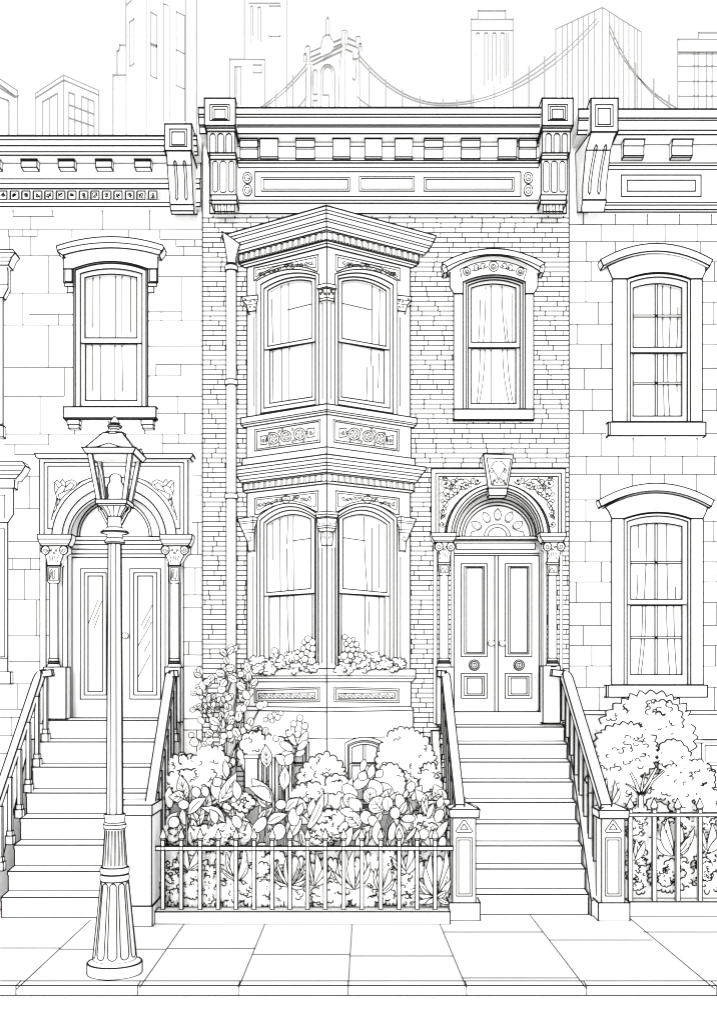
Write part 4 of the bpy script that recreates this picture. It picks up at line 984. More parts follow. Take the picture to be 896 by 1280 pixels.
column(left, -.14, None, (201.5, 682, 235.5, 706.5), (199.5, 668, 240, 682), (211, 704.7, 225.2, 729), (213.4, 223, 729, 729), (823.5, 834.5), (206, 834, 225.5, 903))
g = G('white_stone', 1.4)
for a, b in ((50, 57.5), (78.5, 84.5), (206.5, 210.5), (225.5, 229.3)): g.rect(PW, a, 667, b, 950 if a > 225 else 905, .03, .05, 1.4)
g.build('surround_pilaster', sur)
g = G('white_stone', 1.5); g.stroke([(X(209), .0, DZL), (X(209), .0, Z(668))], 1.4); g.stroke([(X(82), .0, DZL), (X(82), .0, Z(668))], 1.4); g.build('door_reveal', left)

# ------------------------------------------------------------------ right stone townhouse
RX0, RX1 = XR+.004, 13.5
right = thing('stone_townhouse', 'squared block stone townhouse on the right with muntined windows', 'townhouse', (8, 0, 0), 'stone townhouses on either side')
hr1 = (X(784.4, YW), X(862, YW), Z(526, YW), Z(342.3, YW)); hr2 = (X(780.6, YW), X(862.4, YW), Z(855.5, YW), Z(642, YW)); hr3 = (X(877, YW), X(930, YW), Z(985, YW), Z(924, YW))
g = G('white_stone'); wall(g, RX0, RX1, -.1, Z(150), YW, (hr1, hr2, hr3)); shell(g, RX0, RX1, YW, 9, -.1, Z(150))
rows = [264.7, 280.4, 301.8, 327, 351.3, 377.4, 405, 430, 460.5, 486.5, 513, 542, 570.3, 592.9, 625, 651.6, 677.3, 702.5, 727.6, 753.3, 782, 807.2, 832.8, 859.3, 888.2]
for i, y in enumerate(rows[1:-1]): hmark(g, RX0, X(1010, YW), Z(y, YW), YW, (hr1, hr2), 1.4, wob=.001)
for i in range(len(rows)-1):
    xs = [731, 749.5][i % 2], [872, 893][i % 2]
    full = rows[i] < 300 or 540 < rows[i] < 605
    xl = list(range(731 if i % 2 == 0 else 751, 1000, 40)) if full else [xs[0] if i % 3 else xs[0]-10, xs[0]+36, xs[1]+1, xs[1]+38, xs[1]+76]
    for x in xl: vmark(g, X(x+((i*7) % 5)-2, YW), Z(rows[i+1], YW), Z(rows[i], YW), YW, (hr1, hr2), 1.4)
g.build('wall', right)
g = G('white_stone', 1.5); g.rect(PW, 711.5, 888.4, 1100, 893.5, .05, .06, 1.6); g.build('string_course', right)
g = G('white_stone', 1.4)
for y in (924.5, 929): g.line(PW, [(868, y), (930, y)], .01, 1.3)
g.ring(PW, [(877, 985), (877, 929), (930, 929), (930, 985)], [(881, 954), (881, 932), (926, 932), (926, 954)], .03, .05, 1.3)
g.line(PW, [(877, 957), (930, 957)], .034, 1.3)
bw = g.build('basement_window', right)
g = G(); g.faces([PW.hit(x, y, .0) for x, y in ((880, 984), (880, 930), (927, 930), (927, 984))], [(0, 1, 2, 3)]); pn = g.build('window_pane', bw); pn.data.materials.clear(); pn.data.materials.append(glass)
g = G('white_cloth'); g.rect(PW, 876, 926, 931, 988, -.1, .02, w=0); g.build('curtain', bw)
g = G('white_wood', 1.7); s0 = X(742, -.4)
cornice(g, [(136, -.50), (147, -.50), (149.9, -.47), (162.3, -.42), (167.7, -.38)], XR+.05, RX1, 1.6, lw={0: 2.2})
zsr = Z(167.7, -.38)
cornice(g, [(pyz(zsr, -.075), -.075), (203.4, -.075)], XR+.32, RX1, 1.3)
cornice(g, [(203.4, -.11), (206.5, -.11), (211.7, -.075)], s0, RX1, 1.6)
cornice(g, [(211.7, -.075), (252.6, -.075)], s0, RX1, 1.3)
cornice(g, [(252.6, -.11), (256, -.11), (261.5, -.09), (264.7, -.06)], s0, RX1, 1.6)
g.box(XR+.06, RX1, -.46, 9, Z(136, -.5)-.05, Z(136, -.5)-.004, w=0)
corr = g.build('cornice', right)
for px in (779.5, 840, 900.5):
    g = G('white_wood', 1.5); a, b = X(px, -.22), X(px+25.5, -.22)
    g.extx([(-.07, zsr), (-.255, zsr), (-.255, Z(173.5, -.255)), (-.225, Z(177.5, -.225)), (-.2, Z(182, -.2)), (-.19, Z(189, -.19)), (-.205, Z(193.8, -.205)), (-.175, Z(196, -.175)), (-.07, Z(196, -.175))], a, b, 1.5, thr=20)
    g.build('bracket', corr)
PR = FP(-.075); g = G('white_wood', 1.5)
for a, b, c, d in ((776.4, 218.4, 876, 245.2), (783.7, 224.9, 868.8, 238.6), (900, 218.4, 1000, 245.2), (907, 224.9, 993, 238.6)): g.line(PR, [(a, d), (a, b), (c, b), (c, d)], .003, 1.6, closed=True)
g.build('frieze_panel', corr)
TOP = lambda y: 122.5+(y-154.6)*(142.3/112.8)
console_side(corr, lambda x: 977.8-x*1.0, 8.5)
TOP = lambda y: y
for nm, lp, offs_, gl, rb, lo, fo, mu, hood_, cas, sill, lab in (
    ('u', [arch(783.5, 862.8, 349, 349, 7.3, 526.8), arch(787.5, 859, 352.5, 352.5, 6.5, 526.8)], [.05, -.02], arch(791, 852, 359.7, 359.7, 5.4, 434), 440.7, flat(791, 852, 441.5, 441.5, 520),
     [vfold(828, 357, 434, 1), vfold(838, 356, 434, -4), vfold(847, 384, 434, -3), vfold(829, 442, 520, 2), vfold(834, 442, 520, 6), vfold(845.5, 442, 490, 1)],
     [(818.8, 355, 821.4, 520), (791, 393.5, 852, 396), (791, 477.6, 852, 480)],
     (750.8, 890.2, 324, 304, 765.5, 877.5, 348, 339), (765.5, 877.5, 348, 526.8), (760, 527.6, 882, 544.4), 'sash window with eight panes high on the right house'),
    ('l', [arch(779.7, 863.2, 649.4, 649.4, 7.9, 856), arch(783.5, 859.5, 652, 652, 7, 856)], [.05, -.02], arch(788, 852.2, 658, 658, 4.2, 749.3), 756, flat(788, 852.2, 757, 757, 843.4),
     [vfold(797.5, 657, 685), vfold(808, 656, 749, -6), vfold(833, 655, 749, 3), vfold(844, 734, 749, 0), vfold(797, 719, 749, -3), vfold(803, 757, 843, -12), vfold(807, 757, 843, -12), vfold(833, 757, 843, 8), vfold(842, 757, 843, 7)],
     [(818.5, 655, 821.2, 843), (788, 702, 852, 704.4), (788, 796, 852, 798.4)],
     (748.3, 892, 625, 604, 764.5, 878.7, 648, 638), (764.3, 878.7, 648, 856), (757.6, 856.7, 884, 871.7), 'sash window with eight panes over the round shrub on the right house')):
    win = window(right, PW, lp, offs_, gl, rb, lo, fo, mu, label=lab)
    a, b, ye, ya, c, d, yb, yc = hood_
    g = G('white_stone', 1.7); x0, x1 = lp[0][0][0], lp[0][-1][0]
    g.slab(PW, [(x0, cas[3]), (cas[0], cas[3]), (cas[0], cas[2]), (x0, cas[2])][::-1], .06, .06); g.build('casing', win); g = G('white_stone', 1.7); g.slab(PW, [(x1, cas[3]), (x1, cas[2]), (cas[1], cas[2]), (cas[1], cas[3])], .06, .06)
    g.build('casing', win)
    g = G('white_stone', 1.7)
    m_ = ye+8
    bd = [(x0, cas[2]), (c, cas[2]), (c-4, cas[2]-9), (a+8, m_+1)]+arcp(a+8, b-8, m_, m_, m_-ya-9)+[(b-8, m_+1), (d+4, cas[2]-9), (d, cas[2]), (x1, cas[2])]+arcp(x1, x0, cas[2], cas[2], 7.8)
    g.slab(PW, bd, .09, .1, thr=35)
    tp = [(a+3, ye+7.5), (a, ye+1)]+arcp(a, b, ye, ye, ye-ya)+[(b, ye+1), (b-3, ye+7.5)]+arcp(b-3, a+3, ye+8, ye+8, ye-ya-1.5)
    g.slab(PW, tp, .2, .2, thr=35)
    g.line(PW, arcp(a+5, b-5, ye+10.6, ye+10.6, ye-ya-1.5), .11, 1.4)
    g.build('hood', win)
    g = G('white_stone', 1.9); g.rect(PW, *sill, .14, .16); g.line(PW, [(sill[0]+2.6, sill[1]), (sill[0]+2.6, sill[3])], .143, 1.4); g.build('sill', win)

# ------------------------------------------------------------------ stoops
def stoop(lab, x0, x1, edges, y1, yl, topz, top_px, land, w=1.7):
    """edges: pixel heights of the tread edges from the bottom; y1..yl depth of first and last edge"""
    t = thing('stoop', lab, 'steps', ((x0+x1)/2, y1, 0))
    n = len(edges); zp = 0.0; s = .03
    for i, py in enumerate(edges):
        y = y1+(yl-y1)*i/(n-1); yn = y1+(yl-y1)*(i+1)/(n-1) if i < n-1 else yl+.22
        z = Z(py, y); g = G('white_stone', w); zb = zp+(s if i else 0)
        # tread slab with a small nosing over its riser
        vs = []
        g.extx([(y+.03, zb), (y+.03, z-.052), (y, z-.045), (y, z), (yn+.03, z+s), (.38, z+s), (.38, zb)], x0, x1, .01)
        g.extx([(y, z-.05), (y, z), (yn+.028, z+s), (yn+.028, z-.05)], x0-.025, x1+.025, w, thr=40) if False else None
        for x in (x0, x1):
            g.stroke([(x, y, z-.045), (x, y, z), (x, yn+.03, z+s)], w); g.stroke([(x, y+.03, zb), (x, y+.03, z-.05)], w)
        g.stroke([(x0, y, z), (x1, y, z)], w); g.stroke([(x0, yn+.03, z+s+.003), (x1, yn+.03, z+s+.003)], w)
        if i == 0: g.stroke([(x0, y+.03, .004), (x1, y+.03, .004)], w)
        g.build('step', t); zp = z
    g = G('white_stone', w); g.box(land[0], land[1], land[2], .6, zp+s, topz, w); g.build('landing', t)
    return t
ED = [1118.7, 1086.8, 1057.9, 1030.3, 1003.5, 978, 953, 930.6, 909.2]
SX0, SX1 = 1.25, 3.17
stoop('stone stoop of nine steps up to the arched double door between two posts', SX0, SX1, ED, -2.0, -.25, DOOR_Z, 889, (X(545, -.05), X(677.5, -.05), -.03))
EL = [1122.6, 1090, 1057, 1023.7, 991.8, 959.4, 927.8, 900.9]
LX_0, LX_1 = -4.86, -2.80
stoop('wide stone stoop of eight steps behind the street lamp on the left', LX_0, LX_1, EL, -2.2, -.25, DZL-.004, 898, (X(58, -.05), X(226, -.05), -.03))

def stringer(name, lab, xa, xb, pts, w=1.6):
    g = G('white_stone', w); g.extx(pts, xa, xb, w, thr=12)
    o = g.build(name); o['label'] = lab; o['category'] = 'stair wall'; return o
def steppts(edges, y1, yl, up):
    n = len(edges); P_ = [(y1+(yl-y1)*i/(n-1), Z(py, y1+(yl-y1)*i/(n-1))) for i, py in enumerate(edges)]
    return P_
def railing(lab, path, group, balpos, bw, xoff, wid, hook, foot=True):
    t = thing('stair_railing', lab, 'railing', path[0], group)
    g = G('white_iron', 1.8); g.sweep(path, [wid]*(len(path)-6)+[wid*k for k in (.95, .85, .75, .65, .6, .55)], .095, 1.9, thr=45); g.build('handrail', t)
    for (x, y, z0, z1) in balpos:
        g = G('white_iron', 1.4); g.box(x-bw, x+bw, y-bw, y+bw, z0+.1, z1, 1.4); b = g.build('baluster', t)
        if foot:
            g = G('white_iron', 1.4)
            g.box(x-bw*1.9, x+bw*1.9, y-bw*1.9, y+bw*1.9, z0, z0+.12, 1.4); g.box(x-bw*1.4, x+bw*1.4, y-bw*1.4, y+bw*1.4, z0+.12, z0+.19, 1.3); g.build('baluster_foot', b)
    return t
def bez(p0, p1, p2, n=6): return [tuple((1-t)**2*p0[k]+2*t*(1-t)*p1[k]+t*t*p2[k] for k in range(3)) for t in [i/n for i in range(n+1)]]
def lerp3(a, b, t): return tuple(a[k]+(b[k]-a[k])*t for k in range(3))
def rail_set(lab, edges, y1, yl, bot, top, hookpx, xs, foot=True, wid=.135, group='stair railings of the two stoops', nb=8, bx=None):
    B = P(*bot); T = P(*top); H = P(*hookpx)
    path = [lerp3(B, T, i/6) for i in range(6)]
    elbow = add(T, mul(sub(T, B), .028)); e2 = (elbow[0], elbow[1], elbow[2])
    path += bez(lerp3(B, T, .93), e2, lerp3(T, H, .35), 6) + [H]
    st = steppts(edges, y1, yl, 0); bp = []
    for i in range(nb):
        k = i*(len(st)-1)/(nb-1) if nb > 1 else 0; j = min(int(k), len(st)-2); f = k-j
        y = st[j][0]+(st[j+1][0]-st[j][0])*f+.11; z = st[j][1]+(st[j+1][1]-st[j][1])*f
        t = (y-B[1])/(T[1]-B[1]); zr = B[2]+(T[2]-B[2])*t; xr = B[0]+(T[0]-B[0])*t
        if t > 1: zr = T[2]
        bp.append(((bx if bx is not None else xr)+xs, y, z, zr))
    return railing(lab, path, group, bp, .028, 0, wid, None, foot)
rail_set('sloping stair railing left of the arched double door steps', ED, -2.0, -.25, (574.5, 1009, -2.28), (556.5, 844, -.45), (549, 842, -.55), -.03, wid=.125)
rail_set('sloping stair railing right of the arched double door steps', ED, -2.0, -.25, (757, 1009, -2.28), (707, 843, -.45), (689, 841, -.47), .05, wid=.15, foot=False, nb=9)
rail_set('sloping stair railing cut off by the left edge of the view', EL, -2.2, -.25, (-28, 1075, -2.3), (50, 843, -.45), (66, 841, -.47), .07, wid=.12)
rail_set('sloping stair railing rising from the stone pier beside the lamp', EL, -2.2, -.25, (187.5, 1012, -2.3), (213, 844, -.45), (220, 842, -.55), .06, wid=.135)
# curb walls under the railings
def curb(lab, edges, y1, yl, xa, xb, lift, xc=None):
    st = steppts(edges, y1, yl, 0); pts = [(st[0][0]-.05, .0)]+[(st[0][0]-.05, st[0][1]+lift-.1)]+[(a+.04, b+lift) for a, b in st]+[(-.0, st[-1][1]+lift), (-.0, 0)]
    return stringer('stair_wall', lab, xa, xb, pts)
curb('stone curb wall sloping down right of the double door steps', ED, -2.0, -.25, SX1+.03, SX1+.30, .03)
curb('stone curb wall sloping down left of the double door steps', ED, -2.0, -.25, SX0-.12, SX0-.005, -.06)
0 and curb('stone curb wall sloping down along the wide left stoop', EL, -2.2, -.25, LX_1+.1, LX_1+.28, -.05)
curb('stone curb wall at the left edge of the view', EL, -2.2, -.25, LX_0-.4, LX_0-.2, -.3)

# gate posts
def gate_post(lab, x0, x1, base, cap, depth, yf):
    t = thing('gate_post', lab, 'post', (X((x0+x1)/2, yf), yf+depth/2, 0), 'panelled posts at the foot of the steps')
    pl = FP(yf); w = X(x1, yf)-X(x0, yf); xa, xb = X(x0, yf), X(x1, yf)
    g = G('white_stone', 1.7); zt = Z(cap[3]+.5, yf); zb = Z(base[1]+2, yf); g.box(xa, xb, yf, yf+w, 0.2, zt, 1.7)
    p0, p1 = x0+(x1-x0)*.17, x1-(x1-x0)*.16
    q = lambda i: [(p0+i, 1120.6-i-(1151-1148)*0), (p0+i, 1047.7+i), (p1-i, 1047.7+i), (p1-i, 1120.6-i)]
    g.line(pl, q(0), .003, 1.5, closed=True); g.line(pl, q(2.7), .003, 1.4, closed=True)
    c = (x0+x1)/2
    for k in (1.0, .72, .45):
        tri = [(c, 1033.5-8.6*k+1), (c+1.6*k, 1033.5-8.6*k+1.4), (c+10.5*k, 1035+4.4*k), (c+9*k, 1035+6*k), (c-9*k, 1035+6*k), (c-10.5*k, 1035+4.4*k), (c-1.6*k, 1033.5-8.6*k+1.4)]
        if k == .72: continue
        g.line(pl, tri, .003, 1.4, closed=True)
    b = g.build('post_shaft', t)
    g = G('white_stone', 1.8); e = .05
    za, zb_ = Z(cap[3], yf-e), Z(cap[1]+4.5, yf-e); zc = zb_+.09; X0, X1, Y0, Y1 = xa-e, xb+e, yf-e, yf+w+e
    cxm, cym = (X0+X1)/2, (Y0+Y1)/2
    vs = [(X0+.01, Y0, za), (X1-.01, Y0, za), (X1-.01, Y1, za), (X0+.01, Y1, za), (X0, Y0, zb_), (X1, Y0, zb_), (X1, Y1, zb_), (X0, Y1, zb_), (cxm, cym, zc)]
    g.solid(vs, [(3, 2, 1, 0), (0, 1, 5, 4), (1, 2, 6, 5), (2, 3, 7, 6), (3, 0, 4, 7), (4, 5, 8), (5, 6, 8), (6, 7, 8), (7, 4, 8)], 1.8, thr=30)
    g.build('post_cap', t)
    g = G('white_stone', 1.8); g.box(X0-.005, X1+.005, Y0-.005, Y1+.005, 0, Z(base[1], Y0), 1.8); g.build('post_base', t)
    return t
gate_post('panelled stone post at the left foot of the double door steps', 565.6, 594.4, (562, 1129), (560, 1008, 599, 1022.5), .33, -2.29)
gate_post('panelled stone post at the right foot of the double door steps', 751.8, 780.6, (747, 1129), (745, 1009, 785, 1023.5), .33, -2.31)
# pier by the lamp
pr = thing('stone_pier', 'plain stone pier with flat cap behind the street lamp', 'pier', (-2.95, -2.4, 0))
g = G('white_stone', 1.7); yp = -2.68; g.box(X(146, yp), X(189.4, yp), yp, -2.05, .27, Z(1019.4, yp), 1.7); g.build('pier_shaft', pr)
g = G('white_stone', 1.7); g.box(X(143, yp), X(190.6, yp), yp-.03, -2.0, Z(1019.4, yp), Z(1006.5, yp), 1.7); g.build('pier_cap', pr)
g = G('white_stone', 1.7); g.box(X(146, yp)-.01, X(189.4, yp)+.012, yp-.012, -2.03, 0, .268, 1.7); g.build('pier_base', pr)

# ------------------------------------------------------------------ fences
def picket_mesh(parent, x, y, zb, zt, r):
    g = G('white_iron', 1.4)
    g.box(x-r, x+r, y-r, y+r, zb, zt-.125, 1.3)
    hs = r*1.5; n = 4
    zz = [(r*.95, zt-.125), (hs*1.1, zt-.10), (hs*1.15, zt-.07), (hs*.6, zt-.02), (.001, zt+.035)]
    vs = [];
    for a, z in zz: vs += [(x-a, y, z), (x, y-a*.7, z), (x+a, y, z), (x, y+a*.7, z)]
    fs = [(4*i+k, 4*i+(k+1) % 4, 4*i+4+(k+1) % 4, 4*i+4+k) for i in range(4) for k in range(4)]
    g.faces(vs, fs)
    for s in (-1, 1): g.stroke([(x+s*a, y, z) for a, z in zz], 1.4)
    g.stroke([(x-hs, y-.012, zt-.1), (x, y-hs, zt-.104), (x+hs, y-.012, zt-.095)], 1.2)
    return g.build('picket', parent)
def fence(lab, pxs, yf, zt, zb, r, xr0, xr1, rail, cx0, cx1, chh, yc0, yc1):
    t = thing('iron_fence', lab, 'fence', (X((pxs[0]+pxs[-1])/2, yf), yf, 0))
    for px in pxs: picket_mesh(t, X(px, yf), yf, zb, zt, r)
    g = G('white_iron', 1.6); g.box(xr0, xr1, yf-r*1.25, yf+r*1.25, rail[0], rail[1], 1.5); g.build('top_rail', t)
    c = G('white_stone', 1.8); c.box(cx0, cx1, yc0, yc1, 0, chh, 1.8); o = c.build('fence_curb'); o['label'] = lab.replace('iron fence', 'low stone curb under the iron fence').split(' with ')[0]; o['category'] = 'curb'
    return t
YF = -2.40
px1 = [203.8, 226.7, 250.3, 272.9, 295, 317.6, 340.2, 362.3, 384.4, 406.5, 429.4, 452, 475.6, 498.7, 521.3, 543.6]
fence('iron fence of spearhead pickets before the bay window garden', px1, YF, Z(1039, YF), .17, .0235, X(194.7, YF), X(566, YF), (Z(1063, YF), Z(1058.3, YF)), X(193, -2.55), X(562.5, -2.55), .165, -2.55, -2.27)
YF2 = -2.0
px2 = [787.5, 817.5, 846.7, 874.5, 903, 932, 961]
fence('iron fence of spearhead pickets before the round shrub', px2, YF2, Z(1001, YF2), .20, .027, X(778, YF2), X(975, YF2), (Z(1020.7, YF2), Z(1016.6, YF2)), X(783.5, -2.1), X(990, -2.1), .205, -2.1, -1.86)

# ------------------------------------------------------------------ street lamp
YL = -17+12.05; xl = X(143.4, YL); PL = FP(YL)
ml = lambda r: r*12.05/F
lamp = thing('street_lamp', 'tall fluted street lamp with glazed lantern standing on the sidewalk', 'street lamp', (xl, YL, 0))
def zc(py): return Z(py, YL)
g = G('white_iron', 1.9)
g.lathe(xl, YL, [(ml(33), 0.0), (ml(33), .125), (ml(29.5), .155), (ml(26), .16)], 40, 1.9, thr=35); g.build('base_plinth', lamp)
g = G('white_iron', 1.8)
g.lathe(xl, YL, [(ml(26), .155), (ml(26), zc(1197)), (ml(25.3), zc(1190)), (ml(16.5), zc(1101))], 40, 1.8, thr=60)
ft = [(ml(25.0), zc(1190)), (ml(16.7), zc(1106))]
for k in range(10):
    a = 2*pi*k/10-pi/2+.1; u = []
    for i in range(0, 9):
        t = i/8; r = ft[0][0]+(ft[1][0]-ft[0][0])*t; z = ft[0][1]+(ft[1][1]-ft[0][1])*t
        u.append((r, z, .145-.0*t))
    L_ = [(xl+r*1.022*cos(a-.23), YL+r*1.022*sin(a-.23), z) for r, z, _ in u]; R_ = [(xl+r*1.022*cos(a+.23), YL+r*1.022*sin(a+.23), z) for r, z, _ in u]
    r0, z0 = ft[0]; r1, z1 = ft[1]
    bt = [(xl+r0*1.022*cos(a+d), YL+r0*1.022*sin(a+d), z0-.05*sqrt(max(0, 1-(d/.23)**2))) for d in (-.19, -.11, 0, .11, .19)]
    tp = [(xl+r1*1.022*cos(a+d), YL+r1*1.022*sin(a+d), z1+.03*sqrt(max(0, 1-(d/.23)**2))) for d in (.19, .11, 0, -.11, -.19)]
    g.stroke(bt+R_+tp+L_[::-1], 1.6, closed=True)
g.build('fluted_base', lamp)
g = G('white_iron', 1.7)
def torus_prof(r, z0, z1): return [(r*.94, z0), (r*.99, z0+(z1-z0)*.2), (r, z0+(z1-z0)*.5), (r*.99, z0+(z1-z0)*.8), (r*.94, z1)]
g.lathe(xl, YL, torus_prof(ml(17.3), zc(1101), zc(1093)), 32, 1.6, thr=200, cap=True)
g.lathe(xl, YL, torus_prof(ml(17.3), zc(1092), zc(1084)), 32, 1.6, thr=200)
g.lathe(xl, YL, [(ml(15.5), zc(1093)), (ml(15.5), zc(1092))], 24, .01)
for z in (zc(1101), zc(1093), zc(1092), zc(1084)): g.stroke([(xl+ml(16.6)*cos(t), YL+ml(16.6)*sin(t), z) for t in [2*pi*i/36 for i in range(36)]], 1.4, closed=True)
g.build('base_collar', lamp)
g = G('white_iron', 1.6)
g.lathe(xl, YL, [(ml(14.6), zc(1084)), (ml(11.3), zc(1035))], 32, 1.7, thr=60)
for k in range(18):
    a = 2*pi*k/18+.1
    for d in (-.06, .06):
        g.stroke([(xl+ml(14.2)*cos(a+d), YL+ml(14.2)*sin(a+d), zc(1081)), (xl+ml(11.4)*cos(a+d), YL+ml(11.4)*sin(a+d), zc(1038))], 1.1)
g.build('fluted_shaft', lamp)
g = G('white_iron', 1.6)
g.lathe(xl, YL, [(ml(13), zc(1035.6)), (ml(13.6), zc(1033)), (ml(13.6), zc(1030.5)), (ml(11.4), zc(1028)), (ml(12), zc(1021.5)), (ml(12.4), zc(1020.5)), (ml(12.4), zc(1017.6))], 32, 1.5, thr=30); g.build('collar', lamp)
g = G('white_iron', 1.8)
g.lathe(xl, YL, [(ml(9.5), zc(1018)), (ml(7.3), zc(680))], 24, 2.0, thr=60)
for a in (-pi/2-.42, -pi/2+.42, -pi/2+1.4, -pi/2-1.4, pi/2-.5, pi/2+.5): g.stroke([(xl+ml(9.5)*1.004*cos(a), YL+ml(9.5)*1.004*sin(a), zc(1017)), (xl+ml(7.3)*1.004*cos(a), YL+ml(7.3)*1.004*sin(a), zc(681))], 1.5)
g.build('pole', lamp)
g = G('white_iron', 1.6)
g.lathe(xl, YL, [(ml(9.5), zc(680)), (ml(11.6), zc(678.5)), (ml(11), zc(675.5)), (ml(8.8), zc(673)), (ml(8.8), zc(667))], 28, 1.5, thr=35)
g.lathe(xl, YL, [(ml(8.8), zc(668)), (ml(16.5), zc(666.5)), (ml(16.5), zc(665)), (ml(9.8), zc(660.5)), (ml(9.4), zc(659.8))], 28, 1.4, thr=35)
g.lathe(xl, YL, [(ml(8.3), zc(660)), (ml(8), zc(646.5))], 24, 1.6, thr=60)
g.build('neck', lamp)
g = G('white_iron', 1.5)
bk = [(ml(8), zc(646.5)), (ml(11.2), zc(640)), (ml(16.5), zc(634.3))]
g.lathe(xl, YL, bk, 24, 1.5, thr=200)
for k in range(12): a = 2*pi*k/12+.13; g.stroke([(xl+r*1.01*cos(a), YL+r*1.01*sin(a), z) for r, z in bk], 1.2)
g.build('cradle', lamp)
for s in (-1, 1):
    g = G('white_iron', 1.4)
    g.sweep([(xl+s*ml(8.2), YL, zc(655)), (xl+s*ml(12), YL, zc(648)), (xl+s*ml(15.5), YL, zc(641)), (xl+s*ml(18.5), YL, zc(638)), (xl+s*ml(18.8), YL, zc(633.5)), (xl+s*ml(16.4), YL, zc(632.5)), (xl+s*ml(15.6), YL, zc(636))], .022, .03, 1.3, thr=60, up=(0, 1, 0)); g.build('scroll_bracket', lamp)
# lantern: four sided, wider at the top
hb, ht = ml(19), ml(28.2); zb, zt = zc(631), zc(572); S4 = ((-1, -1), (1, -1), (1, 1), (-1, 1))
g = G('white_iron', 1.7)
def frustum(g, a, z0, b, z1, w=1.7): vs = [(xl+sx*a, YL+sy*a, z0) for sx, sy in S4]+[(xl+sx*b, YL+sy*b, z1) for sx, sy in S4]; g.solid(vs, [(3, 2, 1, 0), (4, 5, 6, 7)]+[(i, (i+1) % 4, (i+1) % 4+4, i+4) for i in range(4)], w)
frustum(g, hb*.86, zc(634.5), hb*1.0, zc(632.5), 1.4); frustum(g, hb, zc(632.5), hb*1.02, zc(627.2), 1.7)
lantern = g.build('lantern', lamp)
for sx, sy in S4:
    g = G('white_iron', 1.6); t_ = .028
    a, b = hb*.98, ht*.97
    vs = []
    for z, h in ((zc(627.2), a), (zt, b)):
        for u, v in ((0, 0), (1, 0), (1, 1), (0, 1)): vs.append((xl+sx*(h-u*t_*1.7), YL+sy*(h-v*t_*1.7), z))
    g.solid(vs, [(3, 2, 1, 0), (4, 5, 6, 7)]+[(i, (i+1) % 4, (i+1) % 4+4, i+4) for i in range(4)], 1.5); g.build('lantern_post', lantern)
for i in range(4):
    (ax, ay), (bx_, by_) = S4[i], S4[(i+1) % 4]; k1, k2 = .93, .93
    g = G(); g.faces([(xl+ax*hb*k1, YL+ay*hb*k1, zc(627)), (xl+bx_*hb*k1, YL+by_*hb*k1, zc(627)), (xl+bx_*ht*k2, YL+by_*ht*k2, zt), (xl+ax*ht*k2, YL+ay*ht*k2, zt)], [(0, 1, 2, 3)])
    pn = g.build('lantern_pane', lantern); pn.data.materials.clear(); pn.data.materials.append(glass)
g = G('white_iron', 1.4)
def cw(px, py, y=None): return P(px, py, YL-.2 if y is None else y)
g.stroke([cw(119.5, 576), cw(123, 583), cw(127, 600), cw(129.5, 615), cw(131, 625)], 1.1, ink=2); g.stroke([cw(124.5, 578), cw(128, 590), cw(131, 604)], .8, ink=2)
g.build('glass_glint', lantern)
g = G('white_cloth', 1.6)
bp_ = [(ml(10.5), zc(626)), (ml(8.2), zc(621)), (ml(9.4), zc(614)), (ml(9), zc(607)), (ml(6.2), zc(602.5)), (ml(6.6), zc(598)), (ml(5.2), zc(594.5)), (ml(2.4), zc(593)), (.002, zc(592.8))]
g.lathe(xl+ml(1.2), YL, bp_, 24, 2.5, thr=200); g.build('lamp_bulb', lantern)
g = G('white_iron', 1.8)
frustum(g, ht*1.02, zc(572.5), ht*1.17, zc(566), 1.8)
for s in (1,):
    pass
# little gable on the eave of each side
for i in range(4):
    (ax, ay), (bx_, by_) = S4[i], S4[(i+1) % 4]; nx, ny = (ax+bx_)/2, (ay+by_)/2; h = ht*1.175; e = .012
    pts = []
    for t, z in ((-.95, 566.2), (-.45, 565.6), (-.2, 563), (0, 560.8), (.2, 563), (.45, 565.6), (.95, 566.2)):
        tx, ty = (bx_-ax)/2, (by_-ay)/2
        pts.append((xl+nx*h+tx*h*t, YL+ny*h+ty*h*t, zc(z)))
    bk_ = [(p[0]-nx*.04, p[1]-ny*.04, p[2]) for p in pts]; n = 7
    g.faces(pts+bk_, [tuple(range(7)), tuple(range(13, 6, -1))]+[(k, k+1, k+8, k+7) for k in range(6)]); g.stroke(pts, 1.6)
roof = g.build('roof_eave', lantern)
g = G('white_iron', 1.8); frustum(g, ht*1.05, zc(565.5), ml(11.8), zc(543.5), 1.8); g.build('lantern_roof', lantern)
g = G('white_iron', 1.5)
g.lathe(xl, YL, [(ml(13.5), zc(544.5)), (ml(13), zc(542)), (ml(9), zc(539.5)), (ml(4.3), zc(537.5)), (ml(4), zc(536.5)), (ml(7.8), zc(534.5)), (ml(8.2), zc(532.5)), (ml(5), zc(530.8)), (ml(5.6), zc(529.5)), (ml(4.2), zc(526.5)), (.002, zc(520.5))], 26, 1.5, thr=34)
g.build('finial', lantern)

